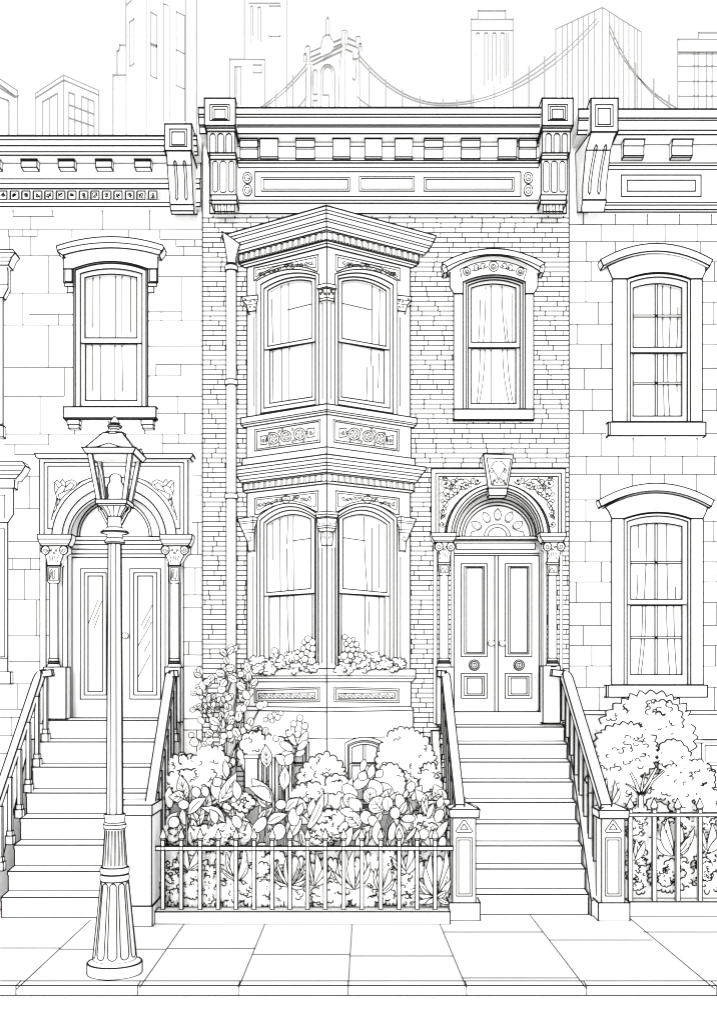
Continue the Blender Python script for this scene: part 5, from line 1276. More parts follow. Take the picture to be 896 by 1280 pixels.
# ------------------------------------------------------------------ skyline and bridge, far behind
DS = 330.0
def tower_box(lab, x0, y0, x1, dist, depth=25, extra=None, bot=180, steps=None, w=1.15, name='skyline_tower'):
    y = dist+CAMY; pl = FP(y)
    t = thing(name, lab, 'tower', (X((x0+x1)/2, y), y, 0), 'towers of the far skyline')
    g = G('white_tower', w); X0, X1 = X(x0, y), X(x1, y); zt = Z(y0, y)
    g.faces([(X0, y, 0), (X1, y, 0), (X1, y+depth, 0), (X0, y+depth, 0), (X0, y, zt), (X1, y, zt), (X1, y+depth, zt), (X0, y+depth, zt)], [(0, 1, 5, 4), (1, 2, 6, 5), (2, 3, 7, 6), (3, 0, 4, 7), (4, 5, 6, 7)])
    for p in ([(x0, bot), (x0, y0), (x1, y0), (x1, bot)],): g.line(pl, p, .3, w, ink=3)
    body = g.build('tower_body', t)
    return t, pl, body
def lines(parent, pl, name, L_, w=1.05, ink=3):
    g = G('white_tower', w)
    for q in L_: g.line(pl, q, .3, w, ink=ink)
    return g.build(name, parent)
def rectl(a, b, c, d, open_=False): return [(a, d), (a, b), (c, b), (c, d)]+([] if open_ else [(a, d)])
def corner_tower(lab, L, M_, R, dist, w=1.15):
    """a block turned with one corner to the street"""
    ym = dist+CAMY; k = lambda p: dist*(CY-M_[1])/(CY-p[1])
    t = thing('skyline_tower', lab, 'tower', (X(M_[0], ym), ym, 0), 'towers of the far skyline')
    m = P(M_[0], M_[1], ym); l = P(L[0], L[1], k(L)+CAMY); r = P(R[0], R[1], k(R)+CAMY); bk = add(add(l, r), mul(m, -1))
    vs = [m, l, bk, r]; lo = [(p[0], p[1], 0) for p in vs]
    g = G('white_tower', w); g.faces(vs+lo, [(0, 1, 2, 3), (0, 4, 5, 1), (1, 5, 6, 2), (2, 6, 7, 3), (3, 7, 4, 0)])
    g.stroke([l, m, r], w, ink=3)
    for p in (l, m, r): g.stroke([p, (p[0], p[1], 12)], w, ink=3)
    b = g.build('tower_body', t)
    nl = norm(cross(sub(l, m), (0, 0, 1))); nl = nl if nl[1] < 0 else mul(nl, -1); nr = norm(cross(sub(r, m), (0, 0, 1))); nr = nr if nr[1] < 0 else mul(nr, -1)
    return t, Plane(m, nl), Plane(m, nr)
t, a, b = corner_tower('corner office block with gridded windows behind the left roof', (44.5, 116.5), (79.5, 93.5), (123.5, 113), 300)
lines(t, a, 'roof_band', [[(44.5, 121.5), (79.5, 99)]]); lines(t, b, 'roof_band', [[(79.5, 99), (123.5, 118)]])
lines(t, a, 'window_strip', [[(53, 170), (53, 126.5), (72, 115.5), (72, 170)], [(62, 121.5), (62, 170)]])
lines(t, b, 'window_grid', [[(86, 170), (86, 114.3), (93.5, 117.5), (93.5, 170)], [(101.8, 170), (101.8, 119.3), (117.5, 126), (117.5, 170)], [(110, 123), (110, 170)], [(86, 130), (117.5, 142)], [(86, 146.5), (117.5, 157)]])
t, a, b = corner_tower('pale block cut off by the left edge of the skyline', (-40, 125), (-8, 93), (21.8, 113), 310)
lines(t, b, 'roof_band', [[(-8, 101), (0, 105), (19, 119.5), (23, 119)], [(-8, 104), (19, 121)]]); lines(t, b, 'window_strip', [[(0, 121), (11, 125), (11, 170)]])
t, pl, body = tower_box('stepped slab beside the tall left tower', 141.3, 93, 170, 380)
g = G('white_tower', 1.1); yy = 380+CAMY
for x0, y0 in ((146.3, 63.5), (149.5, 55.5)):
    g.rect(pl, x0, y0, 175, 100, -.4 if x0 > 148 else -.2, 20, w=0)
g.line(pl, [(141.3, 94), (145.8, 92.5), (146.3, 92), (146.3, 63.5), (148.5, 62.5), (149.8, 55.5), (158, 55.5)], .35, 1.15, ink=3); g.build('setback', t)
t, pl, body = tower_box('tall slab with long window slots rising past the top of the view on the left', 157.5, -60, 232, 330)
lines(t, pl, 'window_slot', [[(157.5, 6), (163.5, 0), (170, -8)], [(182.7, -60), (182.7, 170)], [(161.5, 80), (161.5, 27), (167.5, 22.5), (167.5, 79), (161.5, 82.5)], [(188.5, 94), (188.5, 14), (196, 18.5), (196, 97.5), (188.5, 94)], [(188.5, 53), (196, 56), (196, 58.5), (188.5, 55)],
      [(204.2, 150), (204.2, 4), (208, 4.5), (211.5, 7.5), (211.5, 150)], [(220.2, 106), (220.2, 13.5), (230.5, 18.5), (230.5, 150)], [(220.2, 106), (230.5, 110.5)], [(220.2, 61), (230.5, 66.5)]], 1.05)
t, pl, body = tower_box('narrow wing on the right of the tall slab', 232, -60, 245.5, 345); lines(t, pl, 'edge_line', [[(238.5, -60), (238.5, 150)], [(227, 0), (238.5, 6)]], 1)
t, pl, body = tower_box('narrow tower with two window slots left of the bridge', 305.5, -60, 358, 370)
lines(t, pl, 'window_slot', [[(311, 3), (350, 3)], [(313, 54), (313, 8), (314.5, 6.5), (316, 8), (316, 43)], [(322.5, 48), (322.5, 9), (324.5, 7.5), (326, 9), (326, 51)], [(336.5, 68), (336.5, 6.5), (350.3, 6.5), (350.3, 92)], [(336.5, 44.5), (350.3, 44.5)]])
t, pl, body = tower_box('small block with a square window in front of the narrow tower', 287, 73.5, 331, 320)
lines(t, pl, 'window_slot', [[(293.5, 120), (293.5, 82.5), (301, 82.5), (301, 130)], [(295.5, 85), (295.5, 120)], rectl(316.5, 80.3, 326.8, 90)])
t, pl, body = tower_box('crowned tower with five tall slots at the centre right', 589, 23.5, 641, 360)
g = G('white_tower', 1.15); g.rect(pl, 597.5, 12.5, 631.7, 24, -1, 14, w=0); g.line(pl, [(597.5, 23.5), (597.5, 12.5), (631.7, 12.5), (631.7, 23.5)], -.6, 1.15, ink=3); g.build('crown', t)
lines(t, pl, 'window_slot', [[(589, 37), (641, 37)]]+[[(x, e), (x, 42), (x+1, 40.5), (x+4, 40.5), (x+5, 42), (x+5, e-7)] for x, e in ((594.5, 95), (604.8, 106), (615.2, 100), (625.5, 104))]+[[(633, 41), (633, 95)], [(635.5, 41), (635.5, 92)]])
t, a, b = corner_tower('wide pleated tower with pointed top behind the bridge cable', (694.7, 36), (752.7, 8.8), (801, 39.5), 380)
lines(t, a, 'pleats', [[(x, 36-(x-694.7)*.469), (x, 150)] for x in (703, 709, 715.5, 722.5, 729, 735.5, 743)])
lines(t, b, 'pleats', [[(x, 8.8+(x-752.7)*.635), (x, 150)] for x in (761.5, 767.5, 773.5, 779.5, 786, 792.5, 797)])
t, pl, body = tower_box('flat tower with storey lines at the right edge of the skyline', 847, 48.5, 915, 350)
g = G('white_tower', 1.15); g.rect(pl, 873, 40, 930, 50, -1, 14, w=0); g.line(pl, [(873, 48.5), (873, 40), (930, 40)], -.6, 1.15, ink=3); g.build('crown', t)
lines(t, pl, 'storey_lines', [[(847, 64), (915, 64)], [(847, 66.3), (915, 66.3)], [(847, 82), (915, 82)], [(847, 101), (915, 101)], [(847, 119.5), (915, 119.5)]]+[[(x, 66), (x, 150)] for x in (867.5, 872.5, 883, 890, 903)])
# suspension bridge
BD = 290.0; yb = BD+CAMY; BPL = FP(yb)
br = thing('suspension_bridge', 'suspension bridge with arched stone tower and long drooping cables', 'bridge', (X(430, yb), yb, 0))
M3 = P(430.5, 45, yb); kk = lambda px, py, q: P(px, py, BD*(CY-45)/(CY-q)+CAMY)
l3 = kk(383.5, 73, 73); r3 = kk(449.5, 55, 55); bk = add(add(l3, r3), mul(M3, -1))
g = G('white_tower', 1.1)
vs = [M3, l3, bk, r3]; lo = [(p[0], p[1], 0) for p in vs]; g.faces(vs+lo, [(0, 1, 2, 3), (0, 4, 5, 1), (1, 5, 6, 2), (2, 6, 7, 3), (3, 7, 4, 0)])
nl = norm(cross(sub(l3, M3), (0, 0, 1))); nl = nl if nl[1] < 0 else mul(nl, -1); nr = norm(cross(sub(r3, M3), (0, 0, 1))); nr = nr if nr[1] < 0 else mul(nr, -1)
QA, QB = Plane(M3, nl), Plane(M3, nr)
for q in ([(384, 66), (427, 47.5)], [(386.5, 71.5), (427, 53.5)], [(389, 76), (427, 57)], [(391, 80), (427, 63)], [(383, 80), (381.5, 135)], [(389, 80), (388.5, 135)], [(427, 62), (424.5, 78), (423, 135)], [(431.5, 40), (431.5, 135)]): g.line(QA, q, .4, 1.1, ink=3)
for q in ([(434.5, 46.5), (446, 51.5)], [(434.5, 53.5), (448, 59)], [(433, 61), (440.5, 64)], [(449, 64), (449.5, 135)]): g.line(QB, q, .4, 1.1, ink=3)
def parch(x0, x1, yt, yb_, h): return [(x0, yb_), (x0, yt+h)]+[(x0+(x1-x0)*(1-cos(pi*i/8))/2, yt+h-h*sin(pi*i/8)) for i in range(1, 8)]+[(x1, yt+h), (x1, yb_)]
g.line(QA, parch(400.5, 418.5, 79.5, 135, 12), .4, 1.1, ink=3); g.line(QA, parch(403.5, 415.5, 82.5, 118, 10), .4, 1, ink=3); g.line(QA, [(403.5, 118), (411, 118), (411, 135)], .4, 1, ink=3)
g.line(QA, parch(391.5, 396.5, 86, 117, 4)+[(391.5, 117)], .4, 1, ink=3); g.line(QA, [(391.5, 135), (391.5, 124.5), (396.5, 124.5), (396.5, 135)], .4, 1, ink=3)
g.line(QB, [(440.5, 72), (440.5, 97), (443, 99.5), (444.5, 97), (445.5, 74)], .4, 1, ink=3); g.line(QB, [(441, 66), (441, 71), (442.5, 73), (446, 72)], .4, 1, ink=3)
twr = g.build('bridge_tower', br)
for x, y0, y1, wd in ((384.5, 57, 80, 2.8), (381.5, 67, 76, 2), (430.5, 37, 55, 3.6), (447.5, 45, 57, 2.8), (450, 54, 62, 1.8)):
    g = G('white_tower', 1.1)
    g.lathe(X(x, yb), yb+(1 if x < 430 else 0), [(wd*BD/F, Z(y1, yb)), (wd*BD/F, Z(y0+2, yb)), (wd*.7*BD/F, Z(y0, yb))], 10, 0, sil=False)
    g.line(FP(yb-1.2), [(x-wd, y1), (x-wd, y0+2), (x-wd*.5, y0), (x+wd*.5, y0), (x+wd, y0+2), (x+wd, y1)], .2, 1.1, ink=3)
    g.build('turret', twr)
g = G('white_tower', 1.1); pf = FP(yb-1)
g.slab(pf, [(400.5, 59), (403.5, 46), (407.5, 43), (411.5, 43), (417, 52)], 0, 4, w=0); g.line(pf, [(400.5, 59), (403.5, 46), (407.5, 43), (411.5, 43), (417, 52)], .2, 1.1, ink=3)
g.slab(pf, [(407.5, 43.5), (407.5, 24), (409.5, 21), (411.5, 24), (411.5, 43.5)], 0, 2, w=0); g.line(pf, [(407.5, 43), (407.5, 24), (409.5, 21), (411.5, 24), (411.5, 43)], .2, 1.1, ink=3)
g.line(pf, [(412.5, 45), (417, 52)], .2, 1, ink=3); g.build('spire', twr)
def quad(p, q, r, n=24): return [((1-t)**2*p[0]+2*t*(1-t)*q[0]+t*t*r[0], (1-t)**2*p[1]+2*t*(1-t)*q[1]+t*t*r[1]) for t in [i/n for i in range(n+1)]]
pc = FP(yb-3)
cables = (([(382, 81)], quad((383, 80), (352, 117), (326, 133))), (None, quad((384, 84.5), (353, 120), (330, 133.5))), (None, quad((447, 66), (497, 128), (552, 128.5))+quad((552, 128.5), (650, 130), (746, 22))[1:]),
          (None, quad((447, 72), (497, 131), (552, 131))+quad((552, 131), (655, 133), (748, 26))[1:]), (None, quad((449, 85), (460, 100), (474, 128)) if False else quad((372, 134), (378, 128), (383, 120), 6)),
          (None, quad((761, 36), (785, 100), (845, 134))), (None, quad((761.5, 30), (792, 105), (838, 134))), (None, quad((446, 120), (455, 128), (463, 133), 6)), (None, quad((640, 104), (668, 88), (694, 65), 8)))
for _, q in cables:
    g = G('white_tower', 1.1); g.line(pc, q, 0, 1.2, ink=3); g.build('cable', br)
for x, y0 in ((345, 113), (366, 94), (461.5, 82), (482, 99), (503, 112), (525, 120), (553.5, 123), (571, 124), (591.5, 118), (618, 107), (641, 95), (661, 83), (680.5, 70), (794.5, 78), (817, 98), (836, 118), (779.5, 60)):
    g = G('white_tower', 1.0); g.line(pc, [(x, y0), (x, 140)], 0, 1.25, ink=3); g.build('hanger', br)
g = G('white_tower', 1); g.box(X(250, yb), X(980, yb), yb-5, yb+5, Z(172, yb), Z(168, yb), w=0); g.build('deck', br)

# ------------------------------------------------------------------ plants
def leaf(g, b, t, wid, y, dy=-.03, rib=True, w=1.35, kind='point', bend=0.0):
    """one leaf from base pixel b to tip pixel t, wid photo pixels wide, lying near depth y"""
    bx, by = b; tx, ty = t; L = hypot(tx-bx, ty-by) or 1; ux, uy = (tx-bx)/L, (ty-by)/L; nx, ny = -uy, ux
    pf = {'point': ((0, .05), (.12, .55), (.3, .92), (.5, 1.0), (.7, .78), (.88, .36), (1, 0)),
          'round': ((0, .15), (.08, .55), (.25, .9), (.5, 1.0), (.75, .88), (.93, .5), (1, 0)),
          'blade': ((0, .5), (.2, .85), (.45, 1.0), (.7, .8), (.9, .4), (1, 0))}[kind]
    l, r, c = [], [], []
    for s_, k in pf:
        bo = bend*sin(pi*s_)*L*.5; yy = y+dy*s_; cx_, cy_ = bx+ux*L*s_+nx*bo, by+uy*L*s_+ny*bo
        l.append(P(cx_+nx*k*wid/2, cy_+ny*k*wid/2, yy+.006)); r.append(P(cx_-nx*k*wid/2, cy_-ny*k*wid/2, yy+.006)); c.append(P(cx_, cy_, yy-.004))
    n = len(pf); g.faces(l+c+r, [(i, i+1, n+i+1, n+i) for i in range(n-1)]+[(n+i, n+i+1, 2*n+i+1, 2*n+i) for i in range(n-1)])
    g.stroke(l+r[::-1][1:], w, closed=True)
    if rib:
        g.stroke([add(p, (0, -.006, 0)) for p in c[1:-2]], 1.15, ink=2)
        if wid > 14:
            for i in (2, 3, 4): g.stroke([add(c[i-1], (0, -.007, 0)), add(lerp3(c[i], l[i], .65), (0, -.005, 0))], .9, ink=2); g.stroke([add(c[i-1], (0, -.007, 0)), add(lerp3(c[i], r[i], .65), (0, -.005, 0))], .9, ink=2)
def stem(g, pts, y, wd=2.2, w=1.2, y2=None):
    """a stem or branch along photo pixels, wd pixels thick at its foot"""
    n = len(pts); y2 = y if y2 is None else y2; l, r = [], []
    vs = []
    for i, (a, b) in enumerate(pts):
        p, q = pts[max(i-1, 0)], pts[min(i+1, n-1)]; dx, dy = q[0]-p[0], q[1]-p[1]; L = hypot(dx, dy) or 1
        h = wd*(1-.5*i/(n-1))/2; yy = y+(y2-y)*i/(n-1); k = h*(17+yy)/F
        A, B = P(a-dy/L*h, b+dx/L*h, yy), P(a+dy/L*h, b-dx/L*h, yy); l.append(A); r.append(B)
        vs += [A, (A[0], yy+2*k, A[2]), (B[0], yy+2*k, B[2]), B]
    g.faces(vs, [(4*i+q, 4*i+(q+1) % 4, 4*i+4+(q+1) % 4, 4*i+4+q) for i in range(n-1) for q in range(4)]+[(3, 2, 1, 0), tuple(4*(n-1)+q for q in range(4))])
    g.stroke(l, w); g.stroke(r, w)
def clump(g, cx, cy, rx, ry, y, dep, lobes, rng, amp=.10, w=1.75, squig=6, gap=.12, pointy=False, sqs=3.2, flatb=0.0):
    """a mass of foliage: a rounded body with a scalloped rim inked where it is widest"""
    ang = []; a = 0
    ws = [rng.uniform(.6, 1.4) for _ in range(lobes)]; tot = sum(ws)
    out_ = []; lob = []
    base = rng.uniform(0, 6.28); ph = rng.uniform(0, 6); ph2 = rng.uniform(0, 6)
    for k in range(lobes):
        da = 2*pi*ws[k]/tot; am = amp*rng.uniform(.6, 1.3); seg = []
        m = 5
        for i in range(m):
            t = i/m; th = base+a+da*t
            R = 1+.045*sin(2*th+ph)+.035*sin(3*th+ph2)
            if pointy: b = am*(t/.55 if t < .55 else (1-t)/.45)
            else: b = am*sin(pi*t)**.6 if 0 < t < 1 else 0
            R += b-amp*.5
            sy = sin(th); fy = 1-flatb if sy < 0 else 1
            seg.append(len(out_)); out_.append((cx+rx*R*cos(th), cy-ry*R*sy*fy))
        lob.append(seg); a += da
    n = len(out_)
    rings = [(1, 0), (.93, .4), (.72, .72), (.4, .93)]
    vs, fs = [], []
    for s_ in (1, -1):
        off = len(vs)
        for k, (q, d_) in enumerate(rings):
            yy = y-s_*dep*d_
            for (a_, b_) in out_: vs.append(P(cx+(a_-cx)*q, cy+(b_-cy)*q, yy))
        vs.append(P(cx, cy, y-s_*dep))
        for k in range(3): fs += [(off+k*n+i, off+k*n+(i+1) % n, off+(k+1)*n+(i+1) % n, off+(k+1)*n+i) for i in range(n)]
        fs += [(off+3*n+i, off+3*n+(i+1) % n, off+4*n) for i in range(n)]
    g.faces(vs, fs)
    rim = [P(cx+(a_-cx)*(1+.9/rx), cy+(b_-cy)*(1+.9/ry), y) for a_, b_ in out_]
    for seg in lob:
        if rng.random() < gap: continue
        q = [rim[i] for i in seg]+[rim[(seg[-1]+1) % n]]
        ex = rng.random()
        if ex < .35:   # the line hooks inward at the notch
            e = q[-1]; c3 = P(cx, cy, y); q.append(tuple(e[k]+(c3[k]-e[k])*.09+(rng.uniform(-.01, .01) if k != 1 else -.02) for k in range(3)))
        g.stroke(q, w*rng.uniform(.85, 1.1))
    for _ in range(squig):
        u, v = rng.uniform(-.78, .78), rng.uniform(-.78, .78)
        if u*u+v*v > .68: continue
        sx, sy = cx+rx*u, cy+ry*v; rr2 = u*u+v*v
        yy = y-dep*sqrt(max(0, 1-rr2))-.012
        kx = (17+y)/(17+yy)
        a0 = rng.uniform(0, 6.28); pts = []; x_, y_ = sx, sy
        for b in range(rng.choice((1, 2, 2, 3))):
            r_ = sqs*rng.uniform(.5, 1.0); d = rng.choice((-1, 1))
            for i in range(5):
                th = a0+d*pi*i/4; pts.append((x_+r_*(cos(th)-cos(a0)), y_+r_*.8*(sin(th)-sin(a0))))
            x_, y_ = pts[-1]; a0 += rng.uniform(-.7, .7)
        g.stroke([P(a_, b_, yy) for a_, b_ in pts], w*.8, ink=1)
def disc(g, cx, cy, r, y, w=1.2, dep=None, ry=None, rng=random, open_=.15, dot=False):
    """a small rounded petal or leaf"""
    n = 12; d = r*(17+y)/F*.5 if dep is None else dep; ry = ry or r; a0 = rng.uniform(0, 6)
    o = [(cx+r*(1+.08*sin(3*t+a0))*cos(t), cy+ry*(1+.08*sin(2*t+a0))*sin(t)) for t in [2*pi*i/n for i in range(n)]]
    rim = [P(a, b, y) for a, b in o]; c = P(cx, cy, y-d); cb = P(cx, cy, y+d)
    g.faces(rim+[c, cb], [(i, (i+1) % n, n) for i in range(n)]+[((i+1) % n, i, n+1) for i in range(n)])
    if rng.random() < open_: g.stroke(rim[:n-2], w)
    else: g.stroke(rim, w, closed=True)
    if dot: g.stroke([P(cx-.6, cy, y-d-.01), P(cx+.6, cy+.4, y-d-.01)], 1.0)
def plant(name, lab, cat, px, y, group=None): return thing(name, lab, cat, (X(px, y), y, .1), group)
rng = random.Random(21)

# flower boxes on the bay sill
for side, lab in ((-1, 'flower box planting with a tall spray on the left bay sill'), (1, 'flower box planting with a tall spray on the right bay sill')):
    f = (lambda x: x) if side < 0 else (lambda x: 817-x)
    g = G('white_leaf', 1.2)
    t = plant('flower_box_plant', lab, 'flowers', f(355), -.6, 'flower plantings on the bay sill')
    def ydep(x): # a little before the face of the bay
        p = PLN[side].hit(f(x), 830, .10); return p[1]
    for i in range(26):
        x = 316+i*3.0+rng.uniform(-1, 1); hgt = 12 if x < 345 else 17
        y_ = ydep(x)
        clump(g, f(x), 838-rng.uniform(0, hgt), rng.uniform(6, 8.5), rng.uniform(5, 6.5), y_-rng.uniform(0, .08), .035, 7, rng, amp=.32, w=1.2, squig=2, gap=.25, sqs=1.6)
    g.build('flower_mass', t)
    g = G('white_leaf', 1.2)
    if side < 0: pts = [(385, 799, 4.5), (390.5, 803, 4.2), (380, 803, 3.2), (386, 808, 4.4), (379.5, 811, 3.6), (391, 811, 4), (383.5, 816, 4), (377, 819, 4), (389, 819, 4.6), (372, 815, 3), (381, 824, 4.4), (389.5, 826, 4.8), (371, 822, 3.8), (343.3, 814, 4.4), (345, 819, 3)]
    else: pts = [(431, 796.5, 3.6), (436, 801, 3.8), (441, 800, 3), (432.5, 805, 3), (439, 806, 3.8), (445.5, 805.5, 3.6), (434, 812, 3.5), (441, 812.5, 3.5), (447, 812, 2.8), (430, 820, 4.8), (438, 819.5, 4), (445, 818, 3), (433, 826, 4)]
    for x, yy, r_ in pts:
        if x > 350: disc(g, x, yy, r_, ydep(f(x))-.12, rng=rng)
    g.build('flower_spray', t)
    if side < 0:
        g = G('white_leaf', 1.2); stem(g, [(346, 836), (345, 826), (344, 819)], ydep(345)-.1, 1.4, 1.0)
        for x, yy, r_ in pts[-2:]: disc(g, x, yy, r_, ydep(f(x))-.12, rng=rng)
        g.build('flower_bud', t)

YG = -1.2      # middle of the garden
# tall flowering shrub beside the downspout
t = plant('flowering_shrub', 'tall airy flowering shrub climbing beside the downspout', 'shrub', 280, -.9)
g = G('white_leaf', 1.2); yb_ = -.9
for pts, w_ in (([(276, 985), (268, 950), (262, 900), (258, 860), (252, 845)], 2.6), ([(278, 985), (282, 940), (284, 890), (281, 850), (284, 818)], 2.6), ([(282, 980), (296, 930), (303, 890), (311, 866), (312, 845)], 2.6),
                ([(272, 960), (262, 940), (249, 925), (240, 922)], 2.2), ([(281, 958), (278, 930), (268, 905), (255, 890), (243, 886)], 2.0), ([(285, 950), (300, 925), (318, 898), (325, 885)], 2.0), ([(283, 900), (270, 880), (262, 872), (245, 868)], 1.8), ([(290, 930), (293, 880), (300, 850)], 1.8), ([(283, 870), (290, 850), (296, 838)], 1.6)):
    stem(g, pts, yb_, w_, 1.1)
g.build('branches', t)
g = G('white_leaf', 1.15)
def scatter_leaves(g, along, n, r0, r1, y, spread):
    for _ in range(n):
        k = rng.uniform(0, len(along)-1.001); i = int(k); u = k-i
        x = along[i][0]+(along[i+1][0]-along[i][0])*u+rng.gauss(0, spread); yy = along[i][1]+(along[i+1][1]-along[i][1])*u+rng.gauss(0, spread*.7)
        a = rng.uniform(-2.6, -.4); L = rng.uniform(r0, r1)*2
        if rng.random() < .82: leaf(g, (x, yy), (x+L*cos(a), yy+L*sin(a)), L*.7, y-rng.uniform(0, .3), -.02, rib=rng.random() < .6, w=1.1, kind='round')
        else: disc(g, x, yy, L*.36, y-rng.uniform(0, .3), 1.1, rng=rng)
scatter_leaves(g, [(284, 815), (281, 850), (284, 890)], 17, 4.2, 6.4, yb_, 5)
scatter_leaves(g, [(252, 845), (262, 862), (268, 900), (272, 930)], 15, 4.0, 6.0, yb_, 7)
scatter_leaves(g, [(243, 868), (262, 874), (280, 890)], 12, 2.6, 4.2, yb_, 3.5); scatter_leaves(g, [(242, 887), (258, 892), (275, 905)], 12, 2.6, 4.2, yb_, 3.5)
scatter_leaves(g, [(312, 840), (309, 866), (303, 890), (296, 930)], 22, 4.4, 6.8, yb_-.05, 7); scatter_leaves(g, [(284, 890), (282, 925), (280, 955)], 18, 4.6, 7.2, yb_-.1, 12)
scatter_leaves(g, [(300, 905), (318, 925), (335, 915)], 12, 4.2, 6.4, yb_, 7)
for x, y_, r_ in ((325, 882, 5), (331, 880, 4), (243, 928, 5.5), (239, 919, 3.6), (262, 927, 4.4), (279, 816, 4.2), (258, 853, 4), (277, 862, 5.4), (301, 843, 4)): disc(g, x, y_, r_, yb_-.33, 1.15, rng=rng, dot=True)
for b, e, w_ in (((284, 818), (292, 809), 7), ((283, 820), (276, 811), 7), ((282, 836), (293, 834), 9), ((281, 843), (270, 840), 9), ((252, 846), (243, 842), 6), ((246, 868), (238, 866), 6), ((245, 887), (237, 888), 6), ((283, 850), (276, 858), 9), ((285, 846), (296, 852), 9)): leaf(g, b, e, w_, yb_-.35, -.02, True, 1.2, 'round')
g.build('leaves_and_blossom', t)

# loose shrub before the left basement window
t = plant('leafy_shrub', 'fluffy low shrub under the left side of the bay', 'shrub', 330, -1.0)
g = G('white_leaf', 1.2)
clump(g, 332, 946, 34, 30, -.95, .12, 20, rng, amp=.10, squig=5, gap=.3); clump(g, 316, 930, 15, 16, -1.25, .1, 10, rng, amp=.16, squig=4, gap=.1)
for x, y_, r_ in ((338, 896, 3.6), (343, 893.5, 3.2), (347, 897, 3.6), (351, 892, 3.2), (332, 900, 3), (340, 901, 3)): disc(g, x, y_, r_, -1.05, 1.1, rng=rng)
g.build('foliage', t)
t = plant('petal_shrub', 'small shrub with rounded petal leaves in front of the left basement window', 'shrub', 366, -1.1)
g = G('white_leaf', 1.2)
stem(g, [(366, 990), (367, 960), (370, 935)], -1.1, 2.4); stem(g, [(368, 955), (360, 938), (358, 928)], -1.1, 1.8)
for b, e, w_ in (((370, 932), (358, 912), 8), ((371, 930), (366, 902), 8), ((372, 930), (374, 897), 9), ((373, 931), (382, 903), 9), ((374, 934), (384, 915), 9), ((366, 938), (350, 928), 10), ((372, 938), (384, 926), 8), ((368, 945), (352, 942), 9), ((370, 945), (381, 938), 8)): leaf(g, b, e, w_, -1.15-rng.uniform(0, .1), -.03, False, 1.2, 'round')
for x, y_ in ((375, 898), (367, 905), (381, 908), (372, 918), (361, 917)): disc(g, x, y_, 4.2, -1.28, 1.15, rng=rng)
g.build('leaves', t)

def round_shrub(name, lab, parts, y, dep, px, group='rounded shrubs of the two gardens', trunk=None, **kw):
    t = plant(name, lab, 'shrub', px, y, group)
    for i, (cx, cy, rx, ry, dy, lb, am, sq) in enumerate(parts):
        g = G('white_leaf', 1.25); clump(g, cx, cy, rx, ry, y+dy, dep*min(1, rx/30), lb, rng, amp=am, squig=sq, **kw); g.build('foliage_clump', t)
    if trunk: trunk(t)
    return t
round_shrub('round_shrub', 'large round shrub right of the bay before the steps', [(506, 963, 38, 52, .15, 34, .09, 34), (487, 985, 22, 28, -.08, 18, .11, 8), (538, 985, 14, 30, -.05, 16, .16, 8)], -1.12, .22, 507, sqs=3.4, gap=.15)
round_shrub('round_shrub', 'middle sized round shrub between the two basement windows', [(402, 978, 31, 33, .1, 24, .12, 24), (388, 1003, 28, 24, -.12, 18, .11, 12), (424, 990, 18, 22, -.10, 12, .15, 8)], -1.2, .2, 400, sqs=3, gap=.15)
round_shrub('round_shrub', 'cloudy shrub at the left end of the garden beside the pier', [(232, 966, 25, 22, .1, 18, .15, 12), (262, 960, 26, 24, .0, 16, .14, 12), (250, 985, 34, 22, -.12, 18, .13, 16), (229, 950, 5.5, 5.5, -.1, 6, .05, 0), (222, 985, 18, 20, -.14, 14, .16, 8)], -1.28, .2, 245, sqs=3.4, gap=.2)
# picket-like boards and a pot between the shrubs
t = plant('wooden_screen', 'upright slatted wooden screen standing behind the pointed leaves', 'screen', 345, -1.35)
for x in (325, 331.5, 338, 341.5, 346, 354, 358.5, 363):
    g = G('white_wood', 1.3); g.rect(FP(-1.35), x-1.8, 946+(x % 5), x+1.8, 1030, 0, .04, 1.2); g.build('slat', t)
g = G('white_wood', 1.3); g.rect(FP(-1.35), 321, 981, 366, 984, -.05, .03, 1.2); g.build('cross_rail', t)
g = G('white_stone', 1.4); g.rect(FP(-1.45), 306, 948, 322, 985, 0, .2, 1.4); g.rect(FP(-1.45), 304.5, 944, 323.5, 948.6, .01, .22, 1.4); o = g.build('stone_planter'); o['label'] = 'square stone planter under the fluffy shrub by the screen'; o['category'] = 'planter'

# broad pointed leaves over the fence
t = plant('broad_leaf_plant', 'lily like plant with big pointed leaves behind the left half of the fence', 'plant', 262, -1.75, 'broad leaved plants behind the fence')
g = G('white_leaf', 1.3)
for pts in ([(233, 1062), (233.5, 1030), (231, 1000)], [(300, 1062), (298, 1035), (270, 1004)], [(252, 1062), (262, 1030), (284, 1002)]): stem(g, pts, -1.72, 2.2, 1.2)
g.build('stems', t)
g = G('white_leaf', 1.4)
for i, (b, e, w_, k, bd) in enumerate((((232, 1000), (225, 969), 15, 'point', 0), ((233, 1001), (211, 996.5), 15, 'point', .25), ((229, 1012), (230, 1000), 14, 'round', 0), ((236, 1018), (258, 997), 13, 'point', -.2), ((272, 1000), (267, 974), 13, 'point', 0),
            ((274, 1003), (295, 966), 17, 'point', .12), ((281, 1028), (251, 1010), 12, 'point', .3), ((284, 972), (281, 950), 9, 'point', 0), ((275, 983), (268, 972), 13, 'point', 0), ((213, 1034), (222, 1022), 14, 'round', 0), ((297, 1000), (293, 975), 12, 'point', .1),
            ((247, 997), (243, 984), 12, 'round', 0), ((258, 996), (255, 983), 10, 'round', 0), ((300, 1035), (292, 1020), 12, 'round', 0), ((270, 1030), (262, 1012), 11, 'point', .2))):
    leaf(g, b, e, w_, -1.78-.012*i, -.05, i in (0, 3, 5, 6, 1), 1.4, k, bd)
